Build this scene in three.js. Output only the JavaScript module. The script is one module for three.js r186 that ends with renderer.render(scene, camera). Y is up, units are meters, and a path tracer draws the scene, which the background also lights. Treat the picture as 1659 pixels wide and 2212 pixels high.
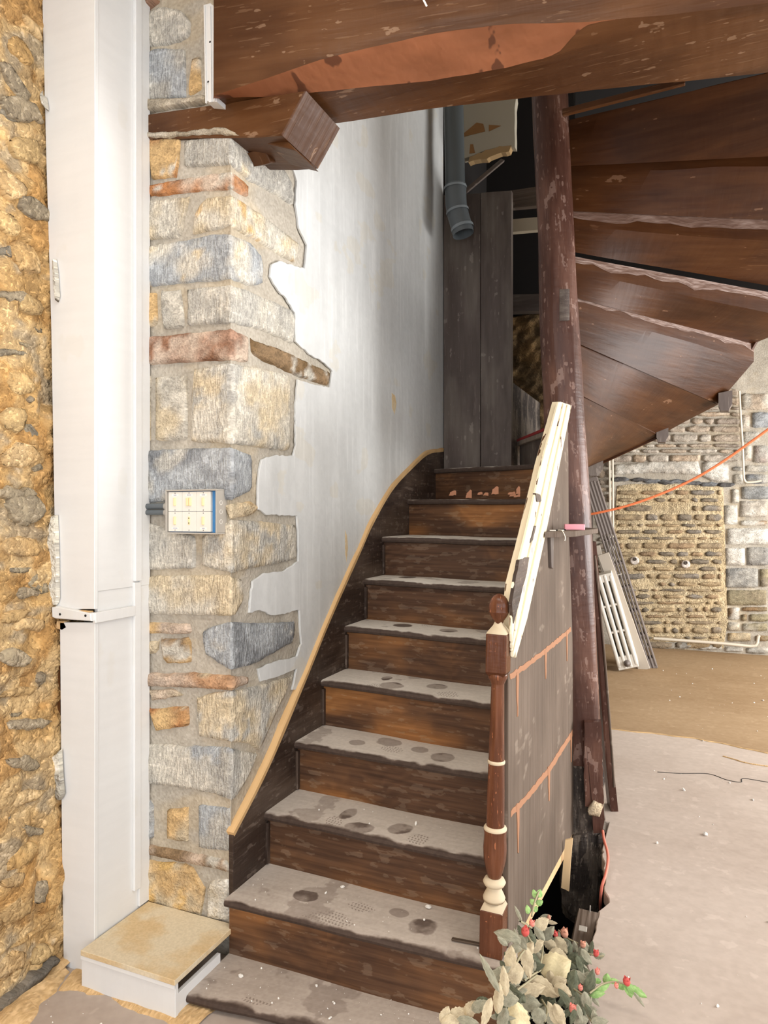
import * as THREE from 'three';
import { RoundedBoxGeometry } from 'three/addons/geometries/RoundedBoxGeometry.js';
import { mergeGeometries, mergeVertices, toCreasedNormals } from 'three/addons/utils/BufferGeometryUtils.js';
import { RectAreaLightUniformsLib } from 'three/addons/lights/RectAreaLightUniformsLib.js';

// ---------------------------------------------------------------- camera, sky, large lights, exposure
const scene = new THREE.Scene();
const YAW = 23 * Math.PI / 180, FOC = 1534, PW = 1659, PH = 2212;
const EYE = new THREE.Vector3(1.457, 1.57, 2.035);
const camera = new THREE.PerspectiveCamera(2 * Math.atan(PH / 2 / FOC) * 180 / Math.PI, PW / PH, 0.05, 60);
camera.position.copy(EYE); camera.rotation.y = YAW; camera.updateMatrixWorld();
scene.background = new THREE.Color().setRGB(0.85, 0.95, 1.1);
const renderer = new THREE.WebGLRenderer({ antialias: true });
renderer.toneMapping = THREE.LinearToneMapping;
renderer.toneMappingExposure = 0.95;
renderer.shadowMap.enabled = true;
RectAreaLightUniformsLib.init();
function areaLight(color, intensity, w, h, pos, target) {
  const l = new THREE.RectAreaLight(color, intensity, w, h);
  l.position.set(...pos); l.lookAt(...target); scene.add(l); return l;
}
areaLight(0xfbfcff, 3.1, 5.0, 2.8, [2.1, 1.9, 4.28], [2.1, 1.9, 0]);       // daylight through the shop window behind the camera
areaLight(0xfaf8f6, 18.5, 4.2, 2.2, [5.32, 1.7, -3.6], [0, 1.7, -3.6]);        // daylight through the side window of the back room
areaLight(0xfbfcff, 3.6, 3.4, 2.5, [5.32, 1.95, 1.9], [0, 1.95, 1.9]);         // daylight through the added, unseen side window beside the stairs

// ---------------------------------------------------------------- helpers
const V = (x, y, z) => new THREE.Vector3(x, y, z);
function rayTo(px, py) {
  const x = (px - PW / 2) / FOC, y = -(py - PH / 2) / FOC, c = Math.cos(YAW), s = Math.sin(YAW);
  return V(c * x - s, y, -s * x - c);
}
const at = (px, py, depth) => EYE.clone().addScaledVector(rayTo(px, py), depth);
function onAxis(px, py, ax, v) { const d = rayTo(px, py); return EYE.clone().addScaledVector(d, (v - EYE.getComponent(ax)) / d.getComponent(ax)); }
const onX = (px, py, x) => onAxis(px, py, 0, x), onY = (px, py, y) => onAxis(px, py, 1, y), onZ = (px, py, z) => onAxis(px, py, 2, z);
const zy = (list, x) => list.map(([a, b]) => { const p = onX(a, b, x); return [p.z, p.y]; });
const xy = (list, z) => list.map(([a, b]) => { const p = onZ(a, b, z); return [p.x, p.y]; });
function rng(seed) { let a = seed >>> 0; return () => { a = (a + 0x6D2B79F5) | 0; let t = Math.imul(a ^ (a >>> 15), 1 | a); t = (t + Math.imul(t ^ (t >>> 7), 61 | t)) ^ t; return ((t ^ (t >>> 14)) >>> 0) / 4294967296; }; }
const clamp = (v, a = 0, b = 1) => v < a ? a : v > b ? b : v, mix = (a, b, t) => a + (b - a) * t;
const sst = (a, b, v) => { const t = clamp((v - a) / (b - a)); return t * t * (3 - 2 * t); };
function h3(x, y, z) { let h = Math.imul(x, 374761393) ^ Math.imul(y, 668265263) ^ Math.imul(z, 2147483647 - 1640531527); h = Math.imul(h ^ (h >>> 13), 1274126177); return ((h ^ (h >>> 16)) >>> 0) / 4294967296; }
function vn(x, y, z) {
  const X = Math.floor(x), Y = Math.floor(y), Z = Math.floor(z); let u = x - X, v = y - Y, w = z - Z;
  u = u * u * (3 - 2 * u); v = v * v * (3 - 2 * v); w = w * w * (3 - 2 * w);
  const L = mix;
  return L(L(L(h3(X, Y, Z), h3(X + 1, Y, Z), u), L(h3(X, Y + 1, Z), h3(X + 1, Y + 1, Z), u), v), L(L(h3(X, Y, Z + 1), h3(X + 1, Y, Z + 1), u), L(h3(X, Y + 1, Z + 1), h3(X + 1, Y + 1, Z + 1), u), v), w);
}
function fb(x, y, z, o = 4) { let s = 0, a = .5, n = 0; for (let i = 0; i < o; i++) { s += a * vn(x, y, z); n += a; a *= .5; x *= 2.03; y *= 2.03; z *= 2.03; } return s / n; }
const ln = c => { c /= 255; return c <= .04045 ? c / 12.92 : Math.pow((c + .055) / 1.055, 2.4); };
const lin = c => [ln(c[0]), ln(c[1]), ln(c[2])];

// ---------------------------------------------------------------- periodic noise fields and textures
function field(N, fx, fy, seed) {
  const r = rng(seed), g = new Float32Array(fx * fy), o = new Float32Array(N * N); for (let i = 0; i < g.length; i++) g[i] = r();
  const xi = new Int32Array(N), xj = new Int32Array(N), xf = new Float32Array(N);
  for (let i = 0; i < N; i++) { const p = i / N * fx, k = Math.floor(p), f = p - k; xi[i] = k % fx; xj[i] = (k + 1) % fx; xf[i] = f * f * (3 - 2 * f); }
  for (let y = 0; y < N; y++) {
    const p = y / N * fy, k = Math.floor(p); let f = p - k; f = f * f * (3 - 2 * f); const a = (k % fy) * fx, b = ((k + 1) % fy) * fx;
    for (let x = 0; x < N; x++) { const t = xf[x], A = g[a + xi[x]] + (g[a + xj[x]] - g[a + xi[x]]) * t, B = g[b + xi[x]] + (g[b + xj[x]] - g[b + xi[x]]) * t; o[y * N + x] = A + (B - A) * f; }
  }
  return o;
}
function fbm(N, fx, fy, oct, seed, gain = .5) {
  const o = new Float32Array(N * N); let a = 1, n = 0;
  for (let k = 0; k < oct; k++) { if (fx > N || fy > N) break; const f = field(N, fx, fy, seed + k * 17); for (let i = 0; i < o.length; i++) o[i] += a * f[i]; n += a; a *= gain; fx *= 2; fy *= 2; }
  for (let i = 0; i < o.length; i++) { o[i] = clamp((o[i] / n - .5) * 1.7 + .5); }
  return o;
}
function dataTex(N, M, buf, srgb) {
  const t = new THREE.DataTexture(buf, N, M, THREE.RGBAFormat); t.magFilter = THREE.LinearFilter; t.minFilter = THREE.LinearMipmapLinearFilter; t.generateMipmaps = true;
  t.wrapS = t.wrapT = THREE.RepeatWrapping; if (srgb) t.colorSpace = THREE.SRGBColorSpace; t.needsUpdate = true; return t;
}
// paint(i, x, y) gives [r, g, b, height 0..1]; the tile is `size` metres wide and high
function surface(N, size, paint, opt = {}) {
  const c = new Uint8Array(N * N * 4), b = opt.bump ? new Uint8Array(N * N * 4) : null;
  for (let y = 0, i = 0; y < N; y++) for (let x = 0; x < N; x++, i++) {
    const p = paint(i, x, y), k = i * 4; c[k] = clamp(p[0], 0, 255); c[k + 1] = clamp(p[1], 0, 255); c[k + 2] = clamp(p[2], 0, 255); c[k + 3] = 255;
    if (b) { const h = clamp(p[3]) * 255; b[k] = b[k + 1] = b[k + 2] = h; b[k + 3] = 255; }
  }
  const sx = Array.isArray(size) ? size[0] : size, sy = Array.isArray(size) ? size[1] : size;
  const map = dataTex(N, N, c, true); map.repeat.set(1 / sx, 1 / sy);
  const m = new THREE.MeshPhysicalMaterial({ map, roughness: opt.rough ?? .85, metalness: opt.metal ?? 0, specularIntensity: opt.spec ?? .5, clearcoat: opt.coat ?? 0, clearcoatRoughness: opt.coatRough ?? .3, vertexColors: !!opt.vc });
  if (b) { const bm = dataTex(N, N, b, false); bm.repeat.copy(map.repeat); m.bumpMap = bm; m.bumpScale = opt.bump; }
  return m;
}
const plain = (rgb, rough = .7, o = {}) => new THREE.MeshPhysicalMaterial({ color: new THREE.Color().setRGB(...lin(rgb)), roughness: rough, ...o });
const c3 = (a, b, t) => [a[0] + (b[0] - a[0]) * t, a[1] + (b[1] - a[1]) * t, a[2] + (b[2] - a[2]) * t];

// ---------------------------------------------------------------- geometry helpers (authored in world metres)
function mapUV(g, grain = 'x', ox = 0, oy = 0) {              // box mapping in metres, u runs along the grain
  const q = g.index ? g.toNonIndexed() : g; const keep = q.attributes.normal, P = q.attributes.position, uv = new Float32Array(P.count * 2), ax = { x: 0, y: 1, z: 2 }[grain];
  const a = V(0, 0, 0), b = V(0, 0, 0), c = V(0, 0, 0);
  for (let i = 0; i < P.count; i += 3) {
    a.fromBufferAttribute(P, i); b.fromBufferAttribute(P, i + 1); c.fromBufferAttribute(P, i + 2); b.sub(a); c.sub(a); const n = b.cross(c), m = [Math.abs(n.x), Math.abs(n.y), Math.abs(n.z)];
    const d = m[0] > m[1] && m[0] > m[2] ? 0 : m[1] > m[2] ? 1 : 2; let u = ax; if (d === ax) u = (ax + 1) % 3; const v = [0, 1, 2].find(k => k !== d && k !== u);
    for (let k = 0; k < 3; k++) { uv[(i + k) * 2] = P.array[(i + k) * 3 + u] + ox; uv[(i + k) * 2 + 1] = P.array[(i + k) * 3 + v] + oy; }
  }
  q.setAttribute('uv', new THREE.BufferAttribute(uv, 2)); if (!keep) q.computeVertexNormals(); return q;
}
let uvSeed = rng(99);
function box(x0, x1, y0, y1, z0, z1, bev = .003, grain = 'x') {
  const w = x1 - x0, h = y1 - y0, d = z1 - z0, g = new RoundedBoxGeometry(w, h, d, 1, Math.min(bev, w / 2.1, h / 2.1, d / 2.1));
  g.translate((x0 + x1) / 2, (y0 + y1) / 2, (z0 + z1) / 2); return mapUV(g, grain, uvSeed(), uvSeed());
}
function bar(p, q, w, d, up = V(0, 0, 1), bev = .003) {        // box from p to q, w across, d along up
  const L = p.distanceTo(q), g = new RoundedBoxGeometry(w, L, d, 1, Math.min(bev, w / 2.1, d / 2.1)); let r = mapUV(g, 'y', uvSeed(), uvSeed());
  const y = q.clone().sub(p).normalize(), x = y.clone().cross(up).normalize(), z = x.clone().cross(y); r.applyMatrix4(new THREE.Matrix4().makeBasis(x, y, z).setPosition(p.clone().add(q).multiplyScalar(.5))); return r;
}
function prism(pts, axis, a, b, bev = 0, grain) {              // polygon [p, q] pulled along an axis from a to b: x (z, y), y (x, z), z (x, y)
  const s = new THREE.Shape(pts.map(p => new THREE.Vector2(p[0], p[1])));
  const lo = Math.min(a, b), hi = Math.max(a, b);
  let g = new THREE.ExtrudeGeometry(s, { depth: hi - lo - 2 * bev, bevelEnabled: bev > 0, bevelSize: bev, bevelThickness: bev, bevelOffset: -bev, bevelSegments: 1, steps: 1 });
  if (g.index) g = g.toNonIndexed(); const P = g.attributes.position.array;
  for (let i = 0; i < P.length; i += 3) { const p = P[i], q = P[i + 1], t = P[i + 2] + lo + bev; if (axis === 'x') { P[i] = t; P[i + 1] = q; P[i + 2] = p; } else if (axis === 'y') { P[i] = p; P[i + 1] = t; P[i + 2] = q; } else { P[i + 2] = t; } }
  if (axis !== 'z') for (let i = 0; i < P.length; i += 9) for (let k = 0; k < 3; k++) { const t = P[i + 3 + k]; P[i + 3 + k] = P[i + 6 + k]; P[i + 6 + k] = t; }
  g.deleteAttribute('normal'); g.computeVertexNormals(); return mapUV(g, grain || (axis === 'x' ? 'z' : 'x'), uvSeed(), uvSeed());
}
function ragged(pts, step, amp, seed, closed = true) {         // break a polygon's edges into small irregular steps
  const r = rng(seed), o = [], n = pts.length;
  for (let i = 0; i < (closed ? n : n - 1); i++) { const a = pts[i], b = pts[(i + 1) % n], L = Math.hypot(b[0] - a[0], b[1] - a[1]), k = Math.max(1, Math.round(L / step)); for (let j = 0; j < k; j++) { const t = j / k, e = j ? 1 : .5; o.push([mix(a[0], b[0], t) + (r() - .5) * 2 * amp * e, mix(a[1], b[1], t) + (r() - .5) * 2 * amp * e]); } }
  if (!closed) o.push(pts[n - 1]); return o;
}
function tube(pts, r, seg = 40, rad = 8, tension = .5) { const g = new THREE.TubeGeometry(new THREE.CatmullRomCurve3(pts, false, 'catmullrom', tension), seg, r, rad); const uv = g.attributes.uv, L = 1; for (let i = 0; i < uv.count; i++) uv.setXY(i, uv.getX(i) * L, uv.getY(i) * r * 6.28); return g; }
function lathe(prof, at0, seg = 28) { const g = new THREE.LatheGeometry(prof.map(p => new THREE.Vector2(p[0], p[1])), seg); const P = g.attributes.position, uv = g.attributes.uv; for (let i = 0; i < P.count; i++) uv.setXY(i, P.getY(i), uv.getX(i) * .3); g.translate(at0.x, at0.y, at0.z); return g; }
function loft(secs, cap = true, crease = .6) {                 // rings of equal point count
  const n = secs[0].length, pos = [], idx = []; for (const s of secs) for (const p of s) pos.push(p.x, p.y, p.z);
  for (let i = 0; i < secs.length - 1; i++) for (let j = 0; j < n; j++) { const a = i * n + j, b = i * n + (j + 1) % n; idx.push(a, b, a + n, b, b + n, a + n); }
  if (cap) for (const [o, f] of [[0, 1], [(secs.length - 1) * n, 0]]) for (let j = 1; j < n - 1; j++) f ? idx.push(o, o + j + 1, o + j) : idx.push(o, o + j, o + j + 1);
  const g = new THREE.BufferGeometry(); g.setAttribute('position', new THREE.Float32BufferAttribute(pos, 3)); g.setIndex(idx); return toCreasedNormals(g, crease);
}
function sheet(nx, ny, f, color) {                             // grid surface, f(u, v) -> Vector3, uv = (u, v)
  const pos = [], uv = [], col = [], idx = [];
  for (let j = 0; j <= ny; j++) for (let i = 0; i <= nx; i++) { const r = f(i / nx, j / ny, i, j); pos.push(r[0].x, r[0].y, r[0].z); uv.push(r[1], r[2]); if (color) col.push(...color(i / nx, j / ny, r[0])); }
  for (let j = 0; j < ny; j++) for (let i = 0; i < nx; i++) { const a = j * (nx + 1) + i; idx.push(a, a + 1, a + nx + 1, a + 1, a + nx + 2, a + nx + 1); }
  const g = new THREE.BufferGeometry(); g.setAttribute('position', new THREE.Float32BufferAttribute(pos, 3)); g.setAttribute('uv', new THREE.Float32BufferAttribute(uv, 2)); if (color) g.setAttribute('color', new THREE.Float32BufferAttribute(col, 3)); g.setIndex(idx); g.computeVertexNormals(); return g;
}

// ---------------------------------------------------------------- scene graph helpers
const taken = {}, origin = new Map();
function numbered(n) { const k = taken[n] = (taken[n] ?? -1) + 1; return k ? n + '_' + String(k).padStart(3, '0') : n; }
function thing(name, label, category, p, group) {
  const o = new THREE.Group(); o.name = numbered(name); o.position.copy(p); scene.add(o); origin.set(o, p.clone()); o.userData = { label, category }; if (group) o.userData.group = group; return o;
}
function setting(name, p = V(0, 0, 0)) { const o = new THREE.Group(); o.name = name; o.position.copy(p); scene.add(o); origin.set(o, p.clone()); o.userData = { kind: 'structure' }; return o; }
function part(parent, name, geo, m, label, kind) {
  const base = origin.get(parent), o = new THREE.Mesh(geo, m); o.name = name; geo.translate(-base.x, -base.y, -base.z); parent.add(o); origin.set(o, base);
  o.castShadow = o.receiveShadow = true; if (label) o.userData.label = label; if (kind) o.userData.kind = kind; return o;
}
// a bare part that keeps its parent's frame (sub-parts are authored in world metres too)
const XS = -.015, ZF = -.055;                                  // stair wall plane, pillar front plane

// ---------------------------------------------------------------- materials
const M = {};
{
  const N = 1024;
  { const a = fbm(N, 3, 3, 5, 1), b = fbm(N, 24, 4, 4, 2), c = fbm(N, 60, 60, 3, 3), d = fbm(N, 5, 7, 6, 4), st = fbm(N, 90, 5, 3, 9);
    M.plaster = surface(N, 1.6, i => { const k = (a[i] - .5) * 16 + (b[i] - .5) * 18 + (c[i] - .5) * 8, w = sst(.76, .8, d[i]) * .6, s = sst(.78, .82, st[i]) * 10; return [201 + k * .6 + s * .6, 202 + k * .6 + s * .6 - w * 5, 200 + k * .6 + s * .6 - w * 14, b[i] * .3 + c[i] * .3 + d[i] * .4]; }, { bump: .0025, rough: .8 }); }
  { const a = fbm(N, 4, 4, 5, 11), b = fbm(N, 120, 120, 3, 12), c = fbm(N, 10, 10, 4, 13), d = fbm(N, 3, 5, 4, 14);
    M.mortar = surface(N, 1.0, i => { const k = (c[i] - .5) * 26 + (b[i] - .5) * 34, o = sst(.52, .75, d[i]); const q = c3([174, 166, 152], [190, 172, 142], o * .4); return [q[0] + k * .6, q[1] + k * .6, q[2] + k * .6, a[i] * .5 + b[i] * .35 + c[i] * .3]; }, { bump: .005, rough: .95 }); }
  // stone grain: near-white map that multiplies each stone's own vertex colours
  { const a = fbm(N, 40, 14, 3, 21), b = fbm(N, 130, 130, 2, 22), c = fbm(N, 8, 8, 5, 23), s1 = fbm(N, 110, 26, 2, 24), ch = fbm(N, 26, 40, 4, 26);
    M.tooled = surface(N, .55, i => { const s = sst(.52, .75, s1[i]) * 20 - sst(.36, .2, a[i]) * 16, k = (b[i] - .5) * 30 + (c[i] - .5) * 22, w = sst(.75, .8, ch[i]) * 22; return [212 + s + k + w, 211 + s + k + w, 209 + s * .95 + k + w, s1[i] * .4 + a[i] * .3 + b[i] * .2 + c[i] * .4]; }, { bump: .006, rough: .93, vc: true });
    M.tooled.color.setRGB(1.22, 1.22, 1.21);
    const d = fbm(N, 14, 22, 5, 25), e = fbm(N, 60, 90, 3, 27);
    M.rough = surface(N, .6, i => { const k = (d[i] - .5) * 44 + (b[i] - .5) * 30 + (e[i] - .5) * 22; return [210 + k, 209 + k, 207 + k, d[i] * .8 + b[i] * .2 + e[i] * .3]; }, { bump: .007, rough: .95, vc: true });
    M.rough.color.setRGB(1.24, 1.24, 1.23); }
  { const a = fbm(N, 6, 6, 6, 31), b = fbm(N, 90, 90, 3, 32), c = fbm(N, 30, 22, 4, 33);
    M.clay = surface(N, .8, i => { const k = (b[i] - .5) * 34 + (c[i] - .5) * 34 + (a[i] - .5) * 30, w = sst(.82, .86, b[i]) * 40; return [212 + k + w, 210 + k + w, 204 + k * .9 + w, a[i] * .5 + b[i] * .4 + c[i] * .5]; }, { bump: .014, rough: .97, vc: true }); M.clay.color.setRGB(1.13, 1.12, 1.1); }
  { const a = fbm(512, 4, 10, 5, 41), b = fbm(512, 7, 9, 5, 42), c = fbm(512, 60, 8, 3, 43);
    M.white = surface(512, 1.3, i => { const k = (a[i] - .5) * 5 + (c[i] - .5) * 3, d = sst(.8, .9, b[i]) * 5; return [221 + k - d * .4, 221 + k - d * .6, 219 + k - d, c[i] * .6 + a[i] * .4]; }, { bump: .0003, rough: .5 }); }
  { const a = fbm(512, 4, 5, 5, 44), b = fbm(512, 90, 90, 2, 45);
    M.beige = surface(512, .5, i => { const q = c3([214, 200, 172], [206, 180, 138], sst(.35, .9, a[i])), k = (b[i] - .5) * 12; return [q[0] + k, q[1] + k, q[2] + k, b[i] * .5 + a[i] * .3]; }, { bump: .0004, rough: .8 }); }
  // painted brown timber: gloss paint over adzed wood, with chips, scratches and pale scuffs
  function painted(seed, base, lite, scuff, opt) {
    const a = fbm(N, 3, 8, 5, seed), b = fbm(N, 6, 70, 4, seed + 1), c = fbm(N, 26, 44, 4, seed + 2), d = fbm(N, 50, 10, 3, seed + 3), e = fbm(N, 14, 150, 3, seed + 4), f = fbm(N, 5, 6, 4, seed + 5), g = fbm(N, 150, 12, 3, seed + 6), sc = opt.scuff ?? .8;
    return surface(N, opt.size ?? 1.2, i => { let q = c3(base, lite, sst(.25, .8, a[i])); const k = (b[i] - .5) * 10; const w = sst(.5, .8, f[i]) * .06; const s = Math.max(sst(sc - w, sc + .04 - w, c[i] * .7 + b[i] * .3), sst(sc + .1 - w, sc + .14 - w, e[i]) * .5); q = c3(q, scuff, s * (opt.amt ?? .5)); return [q[0] + k, q[1] + k, q[2] + k, a[i] * .35 + b[i] * .3 + d[i] * .2 - s * .15]; }, opt);
  }
  M.beam = painted(51, [72, 43, 21], [90, 57, 31], [186, 164, 146], { bump: .003, rough: .42, scuff: .86, amt: .36 });
  M.soffit = painted(61, [52, 27, 9], [67, 37, 13], [150, 120, 104], { bump: .002, rough: .46, spec: .28, scuff: .92, amt: .4 });
  M.post = painted(71, [68, 42, 33], [98, 68, 56], [172, 152, 142], { bump: .003, rough: .38, scuff: .78, amt: .38, size: .9 });
  M.newel = painted(81, [84, 49, 31], [104, 64, 43], [196, 120, 80], { bump: .0015, rough: .26, scuff: .88, amt: .6, size: .5 });
  M.string = painted(91, [54, 42, 35], [82, 68, 58], [168, 156, 144], { bump: .003, rough: .5, scuff: .74, amt: .26, size: .8 });
  M.plank = painted(101, [84, 73, 67], [102, 92, 84], [146, 136, 126], { bump: .002, rough: .55, scuff: .86, amt: .45, size: 1.1 });
  M.rot = painted(111, [58, 51, 47], [108, 98, 88], [152, 140, 126], { bump: .012, rough: .85, scuff: .72, amt: .5, size: .5 });
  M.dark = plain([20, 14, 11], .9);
  // stained risers with cathedral grain
  { const a = fbm(N, 2, 6, 4, 121), b = fbm(N, 5, 110, 4, 122), c = fbm(N, 5, 5, 4, 123), d = fbm(N, 20, 60, 4, 124), e = fbm(N, 9, 30, 5, 125);
    M.riser = surface(N, [1.0, 1.0], (i, x, y) => {
      const u = x / N, v = (y / N * 4) % 1, ring = Math.sin((Math.abs(u - .4 - .15 * a[i]) * 10 + (v - .2) * 16 + c[i] * 10) * 1.9), g = .5 + .5 * ring;
      let q = c3([72, 51, 38], [146, 98, 56], clamp(sst(.3, .8, a[i] * .7 + c[i] * .3) * .85 + .08)); const k = (b[i] - .5) * 26 + (g - .5) * 9 * sst(.4, .7, c[i]); const s = sst(.74, .8, d[i]) * .22; q = c3(q, [160, 148, 132], s);
      return [q[0] + k, q[1] + k * .8, q[2] + k * .6, b[i] * .6];
    }, { bump: .0012, rough: .5 }); }
  { const a = fbm(N, 4, 3, 5, 131), b = fbm(N, 3, 60, 4, 132), c = fbm(N, 9, 9, 6, 133);
    M.step = surface(N, 1.0, i => { const k = (b[i] - .5) * 18; const q = c3([118, 104, 92], [156, 144, 130], a[i]); return [q[0] + k, q[1] + k, q[2] + k, b[i] * .5 + c[i] * .3]; }, { bump: .003, rough: .85 }); }
  { const a = fbm(N, 3, 4, 5, 141), b = fbm(N, 3, 90, 4, 142), c = fbm(N, 12, 8, 5, 143), d = fbm(N, 40, 14, 4, 144);
    M.board = surface(N, 1.0, i => { const k = (b[i] - .5) * 14; const s = sst(.74, .9, c[i] * .6 + d[i] * .4); const q = c3(c3([84, 71, 60], [106, 92, 80], a[i]), [170, 158, 144], s * .32); return [q[0] + k, q[1] + k, q[2] + k, b[i]]; }, { bump: .004, rough: .8 }); }
  { const a = fbm(N, 3, 30, 4, 151), c = fbm(N, 8, 26, 5, 152);
    M.cream = surface(N, .9, i => { const s = sst(.94, .96, c[i]); const q = c3([226, 213, 184], [86, 58, 40], s); const k = (a[i] - .5) * 14; return [q[0] + k, q[1] + k, q[2] + k, a[i] - s * .4]; }, { bump: .003, rough: .55 });
    M.rawwood = surface(512, .5, (i) => { const k = (a[i % (512 * 512)] - .5) * 34; return [212 + k, 178 + k, 134 + k, .5]; }, { rough: .85 }); }
  // concrete floor with trodden dust
  { const a = fbm(N, 3, 3, 6, 161), b = fbm(N, 100, 100, 3, 162), c = fbm(N, 7, 4, 5, 163), d = fbm(N, 40, 40, 4, 164), sc = fbm(N, 5, 40, 4, 165);
    const mk = (lo, hi, sp) => surface(N, 2.2, i => { const q = c3(lo, hi, a[i] * .7 + c[i] * .3), k = (b[i] - .5) * 8 + (sc[i] - .5) * 6, s = sst(.84, .9, d[i]) * 8; return [q[0] + k + s, q[1] + k + s, q[2] + k + s, a[i] * .5 + d[i] * .2 + b[i] * .1]; }, { bump: .002, rough: sp });
    M.slab = mk([170, 155, 143], [190, 177, 166], .5); M.screed = mk([146, 120, 89], [166, 141, 110], .8);
    M.sand = surface(512, .4, i => { const k = (b[i] - .5) * 60; return [210 + k * .6, 176 + k * .6, 128 + k * .6, b[i]]; }, { bump: .003, rough: .97 }); }
  M.soil = plain([28, 26, 28], .95); M.chip = plain([226, 222, 214], .8); M.grey = plain([80, 86, 88], .38); M.pvc = plain([92, 98, 101], .34); M.pvcRim = plain([132, 140, 144], .3);
  M.steel = plain([172, 166, 156], .45); M.iron = plain([112, 102, 96], .55); M.ironwhite = plain([214, 208, 196], .5); M.laminate = plain([176, 166, 152], .5); M.blue = plain([64, 128, 182], .5); M.plate = plain([224, 221, 212], .4); M.rocker = plain([243, 219, 170], .4); M.hole = plain([20, 16, 14], .8);
  M.cable = plain([238, 128, 76], .5); M.cablepink = plain([214, 120, 100], .55); M.conduit = plain([214, 204, 186], .5); M.pink = plain([236, 160, 172], .7); M.ply = plain([186, 128, 82], .8);
}

// ---------------------------------------------------------------- stones
// A stone is a patch of relief over an outline given in wall coordinates (s across, y up).
function outlineSpan(poly, s) { let lo = 1e9, hi = -1e9; for (let i = 0; i < poly.length; i++) { const [a, b] = poly[i], [c, d] = poly[(i + 1) % poly.length]; if ((a <= s && c >= s) || (c <= s && a >= s)) { const t = Math.abs(c - a) < 1e-9 ? 0 : (s - a) / (c - a), y = b + (d - b) * t; lo = Math.min(lo, y); hi = Math.max(hi, y); if (Math.abs(c - a) < 1e-9) { lo = Math.min(lo, d); hi = Math.max(hi, d); } } } return [lo, hi]; }
function stone(poly, place, cols, o = {}) {
  const seed = o.seed ?? 1, cell = o.cell ?? .018, proud = o.proud ?? .005, amp = o.amp ?? .005, jag = o.jag ?? .004, rim = o.rim ?? .010, bury = o.bury ?? .016;
  let s0 = 1e9, s1 = -1e9; for (const p of poly) { s0 = Math.min(s0, p[0]); s1 = Math.max(s1, p[0]); }
  s0 += 1e-4; s1 -= 1e-4; const nx = Math.max(2, Math.round((s1 - s0) / cell)), S = []; for (let i = 0; i <= nx; i++) S.push(mix(s0, s1, i / nx)); const lipW = Math.min(.005, (s1 - s0) * .12, cell * .4); S.push(s0 + lipW, s1 - lipW); S.sort((a, b) => a - b);
  if (s0 < -.02 && s1 > .02) { for (const e of [-.007, 0, .007]) S.push(e); S.sort((a, b) => a - b); }
  let hm = 0; const spans = S.map(s => { const q = outlineSpan(poly, s); hm = Math.max(hm, q[1] - q[0]); return q; }); const ny = Math.max(2, Math.round(hm / cell)) + 2;
  const pos = [], uv = [], col = [], idx = [], nc = S.length, cl = cols.map(lin), ou = vn(seed, 3, 7) * 9, ov = vn(seed, 8, 1) * 9;
  S.forEach((s, i) => {
    const [lo0, hi0] = spans[i], e = Math.min(s - s0, s1 - s), rd = o.round ?? .013, pull = e < rd ? rd - Math.sqrt(Math.max(0, rd * rd - (rd - e) * (rd - e))) : 0;
    const lo = lo0 + pull * .8 + (fb(s * 40, seed, 1, 2) - .5) * 2 * jag, hi = Math.max(lo + .004, hi0 - pull * .8 + (fb(s * 40, seed, 5, 2) - .5) * 2 * jag);
    for (let j = 0; j <= ny; j++) {
      const hh = hi - lo, lw = Math.min(.005, hh * .15), y = j === 0 ? lo : j === ny ? hi : mix(lo + lw, hi - lw, (j - 1) / (ny - 2)), d0 = Math.min(e, y - lo, hi - y), b = 1 - Math.exp(-Math.max(d0, 0) / rim * 2.2);
      let d = -bury * (1 - Math.min(1, b * 3.2)) + proud * b + (fb(s * 22 + seed, y * 22, seed, 3) - .5) * 2 * amp * b;
      let ss = s; if (i === 0 || i === nc - 1) ss += (fb(y * 40, seed, 9, 2) - .5) * 2 * jag;
      const p = place(ss, y, d); pos.push(p.x, p.y, p.z); uv.push(s + ou, y + ov);
      const t = fb(s * 9 + seed * 3, y * 9, seed * 1.7, 4), t2 = fb(s * 14, y * 14 + seed, seed * 2.3, 3); let c = c3(cl[0], cl[1] || cl[0], sst(.38, .62, t)); if (cl[2]) c = c3(c, cl[2], sst(o.third ?? .55, (o.third ?? .55) + .1, t2)); col.push(...c);
    }
  });
  for (let i = 0; i < nc - 1; i++) for (let j = 0; j < ny; j++) { const a = i * (ny + 1) + j, b = a + ny + 1; idx.push(a, b, b + 1, a, b + 1, a + 1); }
  const g = new THREE.BufferGeometry(); g.setAttribute('position', new THREE.Float32BufferAttribute(pos, 3)); g.setAttribute('uv', new THREE.Float32BufferAttribute(uv, 2)); g.setAttribute('color', new THREE.Float32BufferAttribute(col, 3)); g.setIndex(idx); g.computeVertexNormals(); return g;
}
const C = { pale: [206, 200, 188], buff: [208, 192, 164], ochre: [214, 180, 130], rust: [188, 130, 84], grey: [182, 179, 172], blue: [170, 174, 178], slate: [132, 135, 139], pinkish: [208, 188, 170], brown: [150, 124, 94], white: [228, 225, 217], brick: [166, 132, 112], olive: [160, 150, 124] };

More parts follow.
